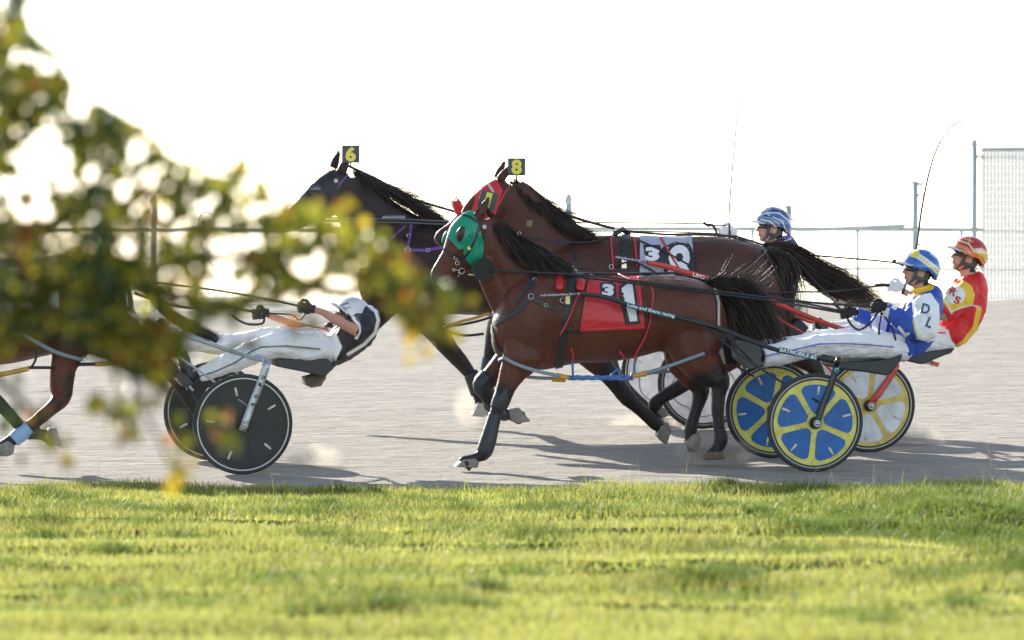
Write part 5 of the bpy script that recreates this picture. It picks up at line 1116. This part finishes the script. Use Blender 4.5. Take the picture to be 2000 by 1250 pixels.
sp['hbase'] = (.025, .05, .12); sp['brim'] = (.62, .66, .7)
sp['helmet'] = [('l', [(1486, 424), (1505, 426), (1520, 436), (1528, 456)], 2.2, (.12, .25, .45)), ('l', [(1486, 429), (1503, 432), (1515, 442), (1523, 458)], 1, W_), ('l', [(1500, 418), (1520, 420), (1538, 434), (1542, 452)], 3.4, (.03, .13, .42)), ('l', [(1498, 415), (1522, 416), (1542, 432), (1547, 448)], 1, W_),
                ('l', [(1510, 424), (1528, 432), (1536, 452)], .9, W_), ('l', [(1490, 412), (1505, 408)], 1.5, (.3, .4, .55)), ('l', [(1512, 405), (1526, 410)], 1.3, (.3, .4, .55)), ('l', [(1486, 420), (1496, 416), (1503, 420)], 1, W_)]
pB, JB, joB, TB, hoB, _ = driver(R3, (1470, 690), 'driver in dark purple and blue silks, blue striped helmet, whip held high', sp)
# driver on the left, leaning far back
sp = dict(head=(684, 622, 30), torso=[(704, 606, 14, .09), (716, 614, 24, .18), (708, 632, 34, .2), (690, 652, 36, .2), (668, 672, 34, .19), (650, 686, 30, .18), (640, 692, 20, .16)])
sp['arms'] = [[(712, 632, .19, 20), (704, 648, .24, 17), (690, 643, .26, 15), (658, 626, .22, 13.5), (630, 610, .18, 9.5), (606, 603, .15, 9)], [(700, 630, -.19, 18), (640, 650, -.25, 16), (580, 636, -.22, 12), (518, 613, -.15, 9)]]
sp['sleeves'] = [[(714, 630, .18, 24), (706, 642, .23, 24), (694, 642, .25, 20)], [(705, 628, -.18, 22), (670, 642, -.24, 20), (640, 650, -.25, 18)]]
sp['legs'] = [[(648, 684, .07, 26, .1), (620, 678, .12, 28), (570, 674, .17, 26), (530, 676, .19, 25), (495, 688, .19, 24), (450, 708, .2, 20), (410, 724, .2, 17), (388, 734, .2, 14)],
              [(648, 680, -.07, 26, .1), (600, 665, -.13, 26), (540, 662, -.17, 24), (480, 668, -.19, 22), (430, 672, -.2, 20), (380, 668, -.2, 20), (350, 665, -.2, 18)]]
sp['hands'] = [(600, 602, .14, *dirs(-1, -.15, .1, -1, -1)), (510, 612, -.14, *dirs(-1, .1, .1, -1, 1))]
sp['glove'] = mat('brown_glove', (.035, .024, .018), rough=.6, bump=.3, bscale=60)
sp['boots'] = [((376, 735), (370, 748), (356, 684), .2), ((335, 668), (330, 698), (312, 622), -.2)]
sp['jacket'] = (.018, .014, .018)
sp['jpaint'] = [('l', [(688, 592), (715, 592), (734, 608), (739, 625), (733, 650), (712, 672), (680, 692)], 3.2, W_), ('p', [(625, 640), (652, 640), (668, 678), (655, 706), (625, 706)], 0, W_), ('l', [(690, 620), (700, 632), (702, 646), (696, 660)], 3.4, W_), ('l', [(694, 622), (706, 634), (706, 650)], 1, (.02, .02, .03))]
sp['tpaint'] = [('l', [(384, 737), (420, 726), (460, 708), (492, 686), (510, 678), (560, 676), (625, 682)], 1.4, (.02, .02, .03))]
sp['hbase'] = (.66, .68, .72); sp['brim'] = (.62, .66, .7)
sp['helmet'] = [('l', [(650, 608), (662, 596), (680, 592)], 1.5, (.05, .08, .12)), ('l', [(655, 616), (668, 604), (684, 600)], 1.0, (.1, .14, .2)), ('l', [(668, 596), (676, 604)], 1, (.15, .2, .28))]
sp['skin'] = (.5, .25, .17)
pL, JL, joL, TL, hoL, _ = driver(R0, (620, 700), 'driver leaning far back in a black vest edged with white, bare forearm', sp)

# ------------------------------------------------------------------ reins and whips
M_rein = mat('rein_leather', (.012, .014, .018), rough=.45)
def line(row, name, e, pts, r, m=None, k=4, flat=.45):
    q = [row.H(*p) for p in crom(pts, k)]; rr = [x/row.sc for x in r] if hasattr(r, '__len__') else r/row.sc
    if hasattr(rr, '__len__'): rr = list(np.interp(np.linspace(0, 1, len(q)), np.linspace(0, 1, len(rr)), rr))
    return MB().tube(q, rr, 8, flat=flat, up=LV).build(name, m or M_rein, e)
r1 = empty('reins', R1.H(1300, 560, 0), 'black reins from the green-hooded horse to black-gloved hands', 'reins')
line(R1, 'rein', r1, [(914, 536, .1), (960, 529, .13), (1060, 533, .3), (1122, 536, .33), (1180, 541, .33), (1260, 551, .33), (1370, 565, .33), (1480, 579, .3), (1600, 592, .2), (1690, 598, .14), (1712, 600, .12)], 2.2)
line(R1, 'rein', r1, [(1122, 540, .31), (1260, 556, .31), (1400, 574, .3), (1480, 584, .28), (1560, 596, .1), (1600, 603, -.05), (1650, 612, -.12)], 2.3)
line(R1, 'rein', r1, [(876, 534, -.1), (960, 520, -.2), (1115, 523, -.1), (1250, 535, -.1), (1400, 560, -.1), (1560, 590, -.1), (1640, 607, -.12)], 2.)
line(R1, 'rein_loop', r1, [(1652, 616, -.1), (1664, 636, .0), (1680, 644, .1), (1700, 630, .12), (1716, 607, .12)], 2.4, flat=.6)
line(R1, 'rein_loop', r1, [(1722, 610, .13), (1717, 640, .18), (1719, 670, .2), (1730, 688, .2), (1744, 690, .2), (1750, 672, .2), (1744, 645, .2), (1732, 625, .17), (1724, 612, .13)], 2., flat=.6)
line(R1, 'rein_clip', r1, [(1628, 590, -.1), (1640, 605, -.11), (1652, 612, -.12)], 2.4)
line(R1, 'driving_line', r1, [(1540, 494, .3), (1575, 530, .25), (1632, 592, .0), (1652, 610, -.12)], .9, M_leather)
r8 = empty('reins', R2.H(1400, 500, 0), 'dark reins running over the back of the second horse to the red driver', 'reins')
line(R2, 'rein', r8, [(1200, 520, .3), (1240, 512, .32), (1300, 540, .3), (1400, 560, .28), (1500, 572, .3), (1560, 570, .3), (1600, 570, .2), (1660, 566, .1), (1700, 560, .1), (1746, 558, .12)], 1.8)
line(R2, 'rein', r8, [(1216, 450, .1), (1300, 458, .12), (1420, 462, .1), (1500, 486, .0), (1570, 497, -.05), (1640, 503, -.1), (1740, 512, -.13), (1765, 520, -.13)], 1.7)
line(R2, 'rein', r8, [(872, 462, .08), (950, 455, .2), (1125, 474, .28), (1190, 462, .2), (1216, 450, .1)], 1.5)
line(R2, 'rein_clip', r8, [(1744, 508, .1), (1756, 514, .1), (1768, 516, .1)], 3.); line(R2, 'rein_clip', r8, [(1708, 558, .1), (1722, 556, .12), (1738, 557, .12)], 3.2)
r6 = empty('reins', R3.H(1200, 440, 0), 'thin reins stretched along the fence line to the white-gloved hand', 'reins')
line(R3, 'rein', r6, [(600, 430, .1), (750, 430, .25), (880, 432, .2), (1100, 434, .1), (1200, 435, .1), (1370, 437, .15), (1395, 440, .15), (1420, 440, .15)], 1.3)
line(R3, 'rein_clip', r6, [(1374, 434, .1), (1382, 440, .1), (1392, 440, .1), (1398, 450, .1), (1400, 460, .1)], 2.6)
line(R3, 'rein', r6, [(1100, 452, 0), (1250, 452, 0), (1398, 456, 0), (1420, 462, .0)], 1.2)
r0 = empty('reins', R0.H(400, 600, 0), 'dark reins of the driver leaning back at the left', 'reins')
line(R0, 'rein', r0, [(-150, 520, .3), (0, 530, .32), (120, 530, .25), (250, 545, .1), (330, 555, .1), (430, 568, .12), (520, 584, .13), (600, 601, .14)], 2)
line(R0, 'rein', r0, [(262, 572, -.1), (320, 592, -.12), (380, 602, -.12), (432, 598, -.12), (480, 606, -.13), (508, 610, -.14)], 2.8); line(R0, 'rein_loop', r0, [(434, 595, -.1), (452, 615, -.1), (480, 632, -.1), (512, 632, -.1), (516, 618, -.12)], 2.4)
line(R0, 'rein_loop', r0, [(600, 608, .12), (585, 625, .1), (570, 615, 0), (520, 612, -.1)], 1.6)
w6 = MB().tube([R3.H(*p) for p in crom([(1425, 470, .17), (1425, 452, .17), (1424, 420, .17), (1428, 360, .17), (1434, 290, .17), (1441, 220, .17), (1452, 182, .17), (1466, 164, .17), (1480, 155, .17), (1520, 143, .17)], 5)], list(np.interp(np.linspace(0, 1, 46), [0, .12, .13, .4, .8, 1], [.010, .010, .0065, .005, .0035, .0028])), 8).build('driving_whip', M_rein, None)
tag(w6, 'long thin whip pointing straight up from the white-gloved hand', 'whip', 'driving whips')
w8 = MB().tube([R2.H(*p) for p in crom([(1762, 575, .17), (1776, 535, .17), (1790, 480, .17), (1800, 410, .17), (1814, 340, .17), (1828, 295, .17), (1846, 262, .17), (1870, 239, .17), (1885, 240, .17), (1912, 246, .17)], 5)], list(np.interp(np.linspace(0, 1, 46), [0, .3, .5, .8, 1], [.009, .008, .006, .0042, .003])), 8).build('driving_whip', M_rein, None)
tag(w8, 'curved thin whip rising behind the blue helmet in front of the tall posts', 'whip', 'driving whips')
w0 = MB().tube([R0.H(*p) for p in crom([(508, 618, -.16), (494, 605, -.16), (455, 562, -.16), (420, 525, -.16), (398, 490, -.16), (388, 450, -.16), (390, 425, -.16), (402, 415, -.16), (430, 425, -.16)], 5)], .0028, 8).build('driving_whip', M_rein, None)
tag(w0, 'bent whip seen through the leaves above the left driver', 'whip', 'driving whips')

# ------------------------------------------------------------------ the near tree, out of focus, its trunk left of the frame
YT = 24.4
tr = empty('tree', P(-560, 1600, YT), 'autumn tree with yellow and green leaves hanging into the near left', 'tree')
M_bark = mat('bark', (.07, .055, .04), rough=.9, bump=.8, bscale=25)
g0 = Vector((P(-620, 0, YT).x, YT, lawn_z(-2.3, YT)-.1))
MB().tube([g0, g0+Vector((.03, 0, .7)), g0+Vector((-.02, .05, 1.5)), g0+Vector((.05, .0, 2.3)), g0+Vector((0, .05, 3.4))], [.15, .115, .1, .08, .04], 14).build('trunk', M_bark, tr)
limbs = [[(-600, 500), (-300, 330), (-80, 120), (20, 20), (40, -60)], [(-610, 700), (-250, 420), (50, 260), (200, 250)], [(-600, 650), (-200, 520), (150, 420), (350, 370), (500, 370)], [(-600, 820), (-150, 610), (200, 540), (480, 500), (700, 480), (800, 520), (880, 600)],
         [(-600, 900), (-200, 700), (80, 640), (230, 700), (280, 800), (340, 920)], [(200, 540), (400, 590), (560, 600), (650, 650)], [(-300, 740), (-60, 720), (60, 800), (130, 890)], [(50, 640), (200, 700), (330, 760), (440, 860)], [(480, 500), (620, 560), (760, 580), (840, 640)]]
for L in limbs:
    q = crom([(x, y, rng.normal(0, .12)) for x, y in L], 6); n = len(q)
    MB().tube([P(a, b, YT+c) for a, b, c in q], list(np.linspace(.022, .0025, n)), 8).build('limb', M_bark, tr)
crown_poly = [(-260, -60), (20, 20), (60, 70), (115, 105), (150, 180), (225, 225), (290, 260), (345, 320), (440, 325), (515, 350), (550, 425), (620, 450), (690, 440), (760, 465), (825, 540), (890, 560), (900, 615), (850, 655), (790, 640), (745, 600),
              (700, 575), (620, 580), (560, 600), (500, 610), (430, 615), (370, 650), (330, 770), (250, 730), (190, 690), (130, 650), (60, 680), (-40, 720), (-260, 740)]
def inp(x, y, poly):
    r = False; n = len(poly)
    for i in range(n):
        x1, y1 = poly[i]; x2, y2 = poly[(i+1) % n]
        if (y1 > y) != (y2 > y) and x < (x2-x1)*(y-y1)/(y2-y1)+x1: r = not r
    return r
LV_, LF_, LC_ = [], [], []
def leaf(px, py, dy, size, col):
    c = P(px, py, YT+dy); d = Vector((rng.normal(0, .6), rng.normal(0, .5), -1+rng.normal(0, .5))).normalized(); sd_ = d.cross(Vector(rng.normal(0, 1, 3))).normalized(); nn = d.cross(sd_)
    prof = [(0, 0), (.1, .24), (.22, .36), (.34, .30), (.46, .40), (.6, .27), (.75, .17), (1, 0)]; n0 = len(LV_)
    for t, w_ in prof:
        b = -.18*t*t
        for s_ in (-1, 0, 1): LV_.append(c+d*(t-.5)*size+sd_*(s_*w_*size*.95)+nn*((b+abs(s_)*w_*.35)*size)); LC_.append(col)
    for i in range(len(prof)-1):
        for j in (0, 1): a = n0+i*3+j; LF_.append((a, a+1, a+4, a+3))
def leafcol(px, py):
    g = noise.noise(Vector((px*.008, py*.008, 5))); r = rng.random()+g*.5
    if px > 560: r += .12
    if r < .38: c = np.array((.045, .07, .018))
    elif r < .86: c = np.array((.30, .28, .025))
    elif r < .985: c = np.array((.36, .27, .022))
    else: c = np.array((.26, .09, .025))
    return tuple(c*rng.uniform(.7, 1.25))
cnt = 0
while cnt < 7000:
    x, y = rng.uniform(-260, 905), rng.uniform(-60, 790)
    if not inp(x, y, crown_poly): continue
    g = .6*noise.noise(Vector((x*.013, y*.013, 2)))+.9*noise.noise(Vector((x*.028, y*.028, 7)))+.8*noise.noise(Vector((x*.06, y*.06, 9)))
    dens = .68+1.05*g+(.25 if x < 130 and 60 < y < 260 else 0)+(.15 if 430 < y < 640 and x < 420 else 0)
    for ex, ey, er, ea in [(100, 330, 55, .9), (95, 240, 40, .5), (445, 555, 45, .7), (60, 400, 45, .5), (345, 590, 40, .6), (510, 470, 35, .3), (640, 560, 40, .4), (200, 500, 60, -.4)]: dens -= ea*math.exp(-(((x-ex)**2+(y-ey)**2)/er**2))
    if rng.random() > dens: continue
    leaf(x, y, rng.normal(0, .35), rng.uniform(.030, .050), leafcol(x, y)); cnt += 1
for cx, cy, rx, ry, n_, cl in [(585, 425, 34, 20, 20, 1), (630, 440, 40, 16, 14, 1), (548, 420, 20, 18, 8, 1), (670, 500, 50, 30, 14, 1), (320, 680, 50, 40, 26, 1), (250, 640, 60, 30, 26, 1), (580, 640, 30, 20, 4, 1), (195, 92, 6, 10, 2, 2), (205, 145, 10, 18, 3, 2), (35, 30, 20, 40, 10, 0), (30, 5, 20, 30, 12, 0), (240, 800, 45, 26, 16, 1), (250, 850, 30, 22, 9, 2), (345, 925, 22, 30, 10, 2), (195, 795, 30, 12, 6, 1), (355, 870, 18, 30, 4, 1), (100, 875, 26, 14, 5, 1), (135, 905, 12, 14, 3, 2), (448, 866, 16, 16, 7, 1),
                           (425, 812, 16, 14, 3, 1), (30, 800, 50, 60, 12, 0), (300, 740, 45, 34, 12, 0), (830, 640, 40, 28, 14, 2), (850, 590, 46, 30, 16, 2), (470, 650, 30, 25, 4, 0), (680, 415, 40, 14, 6, 2), (470, 320, 26, 12, 4, 2), (760, 540, 50, 40, 14, 1), (60, 590, 140, 60, 60, 0)]:
    for _ in range(int(n_*1.6)):
        x, y = rng.normal(cx, rx*.7), rng.normal(cy, ry*.7); pal = [(.035, .06, .016), (.24, .24, .02), (.38, .29, .022)]
        c = pal[cl] if rng.random() < .85 else (.28, .13, .03); leaf(x, y, rng.normal(0, .2), rng.uniform(.036, .056), tuple(np.array(c)*rng.uniform(.8, 1.2)))
M_leaf = mat('leaf', attr=True, rough=.32, spec=.5, trans=.55)
MB_l = MB(); MB_l.v = [tuple(v) for v in LV_]; MB_l.f = LF_; MB_l.c = LC_; MB_l.build('crown', M_leaf, tr, smooth=False, attr=True)

# ---- sand thrown up by hooves and wheels
M_grain = mat('sand_grain', (.42, .36, .29), rough=.95)
def puff(name, row, px, py, rx, ry, dens, label):
    c = row.H(px, py, 0); mb = MB().ell(c, (rx/row.sc, 0, 0), (0, .18, 0), (0, 0, ry/row.sc), 24, 14)
    m = bpy.data.materials.new(name); m.use_nodes = True; t = m.node_tree; t.nodes.remove(t.nodes['Principled BSDF']); out = t.nodes['Material Output']
    pv = t.nodes.new('ShaderNodeVolumePrincipled'); pv.inputs['Color'].default_value = (.82, .72, .6, 1); pv.inputs['Anisotropy'].default_value = .3
    tc = t.nodes.new('ShaderNodeTexCoord'); n = t.nodes.new('ShaderNodeTexNoise'); n.inputs['Scale'].default_value = 9; n.inputs['Detail'].default_value = 5; t.links.new(tc.outputs['Object'], n.inputs['Vector'])
    gr = t.nodes.new('ShaderNodeTexGradient'); gr.gradient_type = 'SPHERICAL'; mp = t.nodes.new('ShaderNodeMapping'); mp.inputs['Scale'].default_value = (row.sc/rx, 5.5, row.sc/ry)
    t.links.new(tc.outputs['Object'], mp.inputs[0]); t.links.new(mp.outputs[0], gr.inputs[0])
    mr = t.nodes.new('ShaderNodeMapRange'); mr.inputs[1].default_value = .32; mr.inputs[2].default_value = .75; mr.inputs[4].default_value = 1; t.links.new(n.outputs[0], mr.inputs[0])
    mu = t.nodes.new('ShaderNodeMath'); mu.operation = 'MULTIPLY'; t.links.new(mr.outputs[0], mu.inputs[0]); t.links.new(gr.outputs['Fac'], mu.inputs[1])
    m2 = t.nodes.new('ShaderNodeMath'); m2.operation = 'MULTIPLY'; m2.inputs[1].default_value = dens; t.links.new(mu.outputs[0], m2.inputs[0]); t.links.new(m2.outputs[0], pv.inputs['Density']); t.links.new(pv.outputs[0], out.inputs['Volume'])
    me = mb.mesh(name, c); me.materials.append(m); o = bpy.data.objects.new(name, me); COL.objects.link(o); o.location = c; tag(o, label, 'dust', kind='stuff')
puff('dust', R1, 1395, 882, 90, 30, 24, 'sand dust under the hind hooves of the nearest horse')
puff('dust', R2, 1760, 862, 95, 40, 17, 'sand dust behind the white and mustard wheel')
puff('dust', R3, 1275, 838, 100, 36, 22, 'sand dust under the trailing hoof of the dark horse')
puff('dust', R0, 600, 895, 80, 36, 12, 'sand dust behind the left black wheel')
puff('dust', R3, 915, 790, 36, 50, 10, 'sand dust around the lifted front hooves')
V, Fc, k_ = [], [], 0
for row, px, py, rx, ry, n_ in [(R1, 1390, 885, 60, 14, 150), (R2, 1770, 860, 45, 26, 150), (R3, 1290, 850, 45, 16, 120), (R0, 600, 900, 40, 24, 110), (R1, 905, 908, 40, 6, 50), (R1, 1120, 620, 420, 120, 60), (R2, 1450, 540, 90, 60, 70), (R1, 1600, 918, 60, 5, 60)]:
    for _ in range(n_):
        c = row.H(rng.normal(px, rx*.6), min(rng.normal(py, ry*.6), py+ry), rng.normal(0, .3)); s_ = abs(rng.normal(0, .0016))+.0011
        if row is R1 and ry == 120: c = row.H(rng.normal(px, rx*.6), rng.normal(py, ry*.5), rng.uniform(.32, .6))
        a = [c+Vector(rng.normal(0, 1, 3)).normalized()*s_*1.4 for _ in range(4)]; V += a; Fc += [(k_, k_+1, k_+2), (k_, k_+2, k_+3), (k_, k_+3, k_+1), (k_+1, k_+3, k_+2)]; k_ += 4
tag(MB().add(V, Fc).build('sand_spray', M_grain, None, smooth=False), 'grains of sand flying round hooves, wheels and flanks', 'sand', kind='stuff')
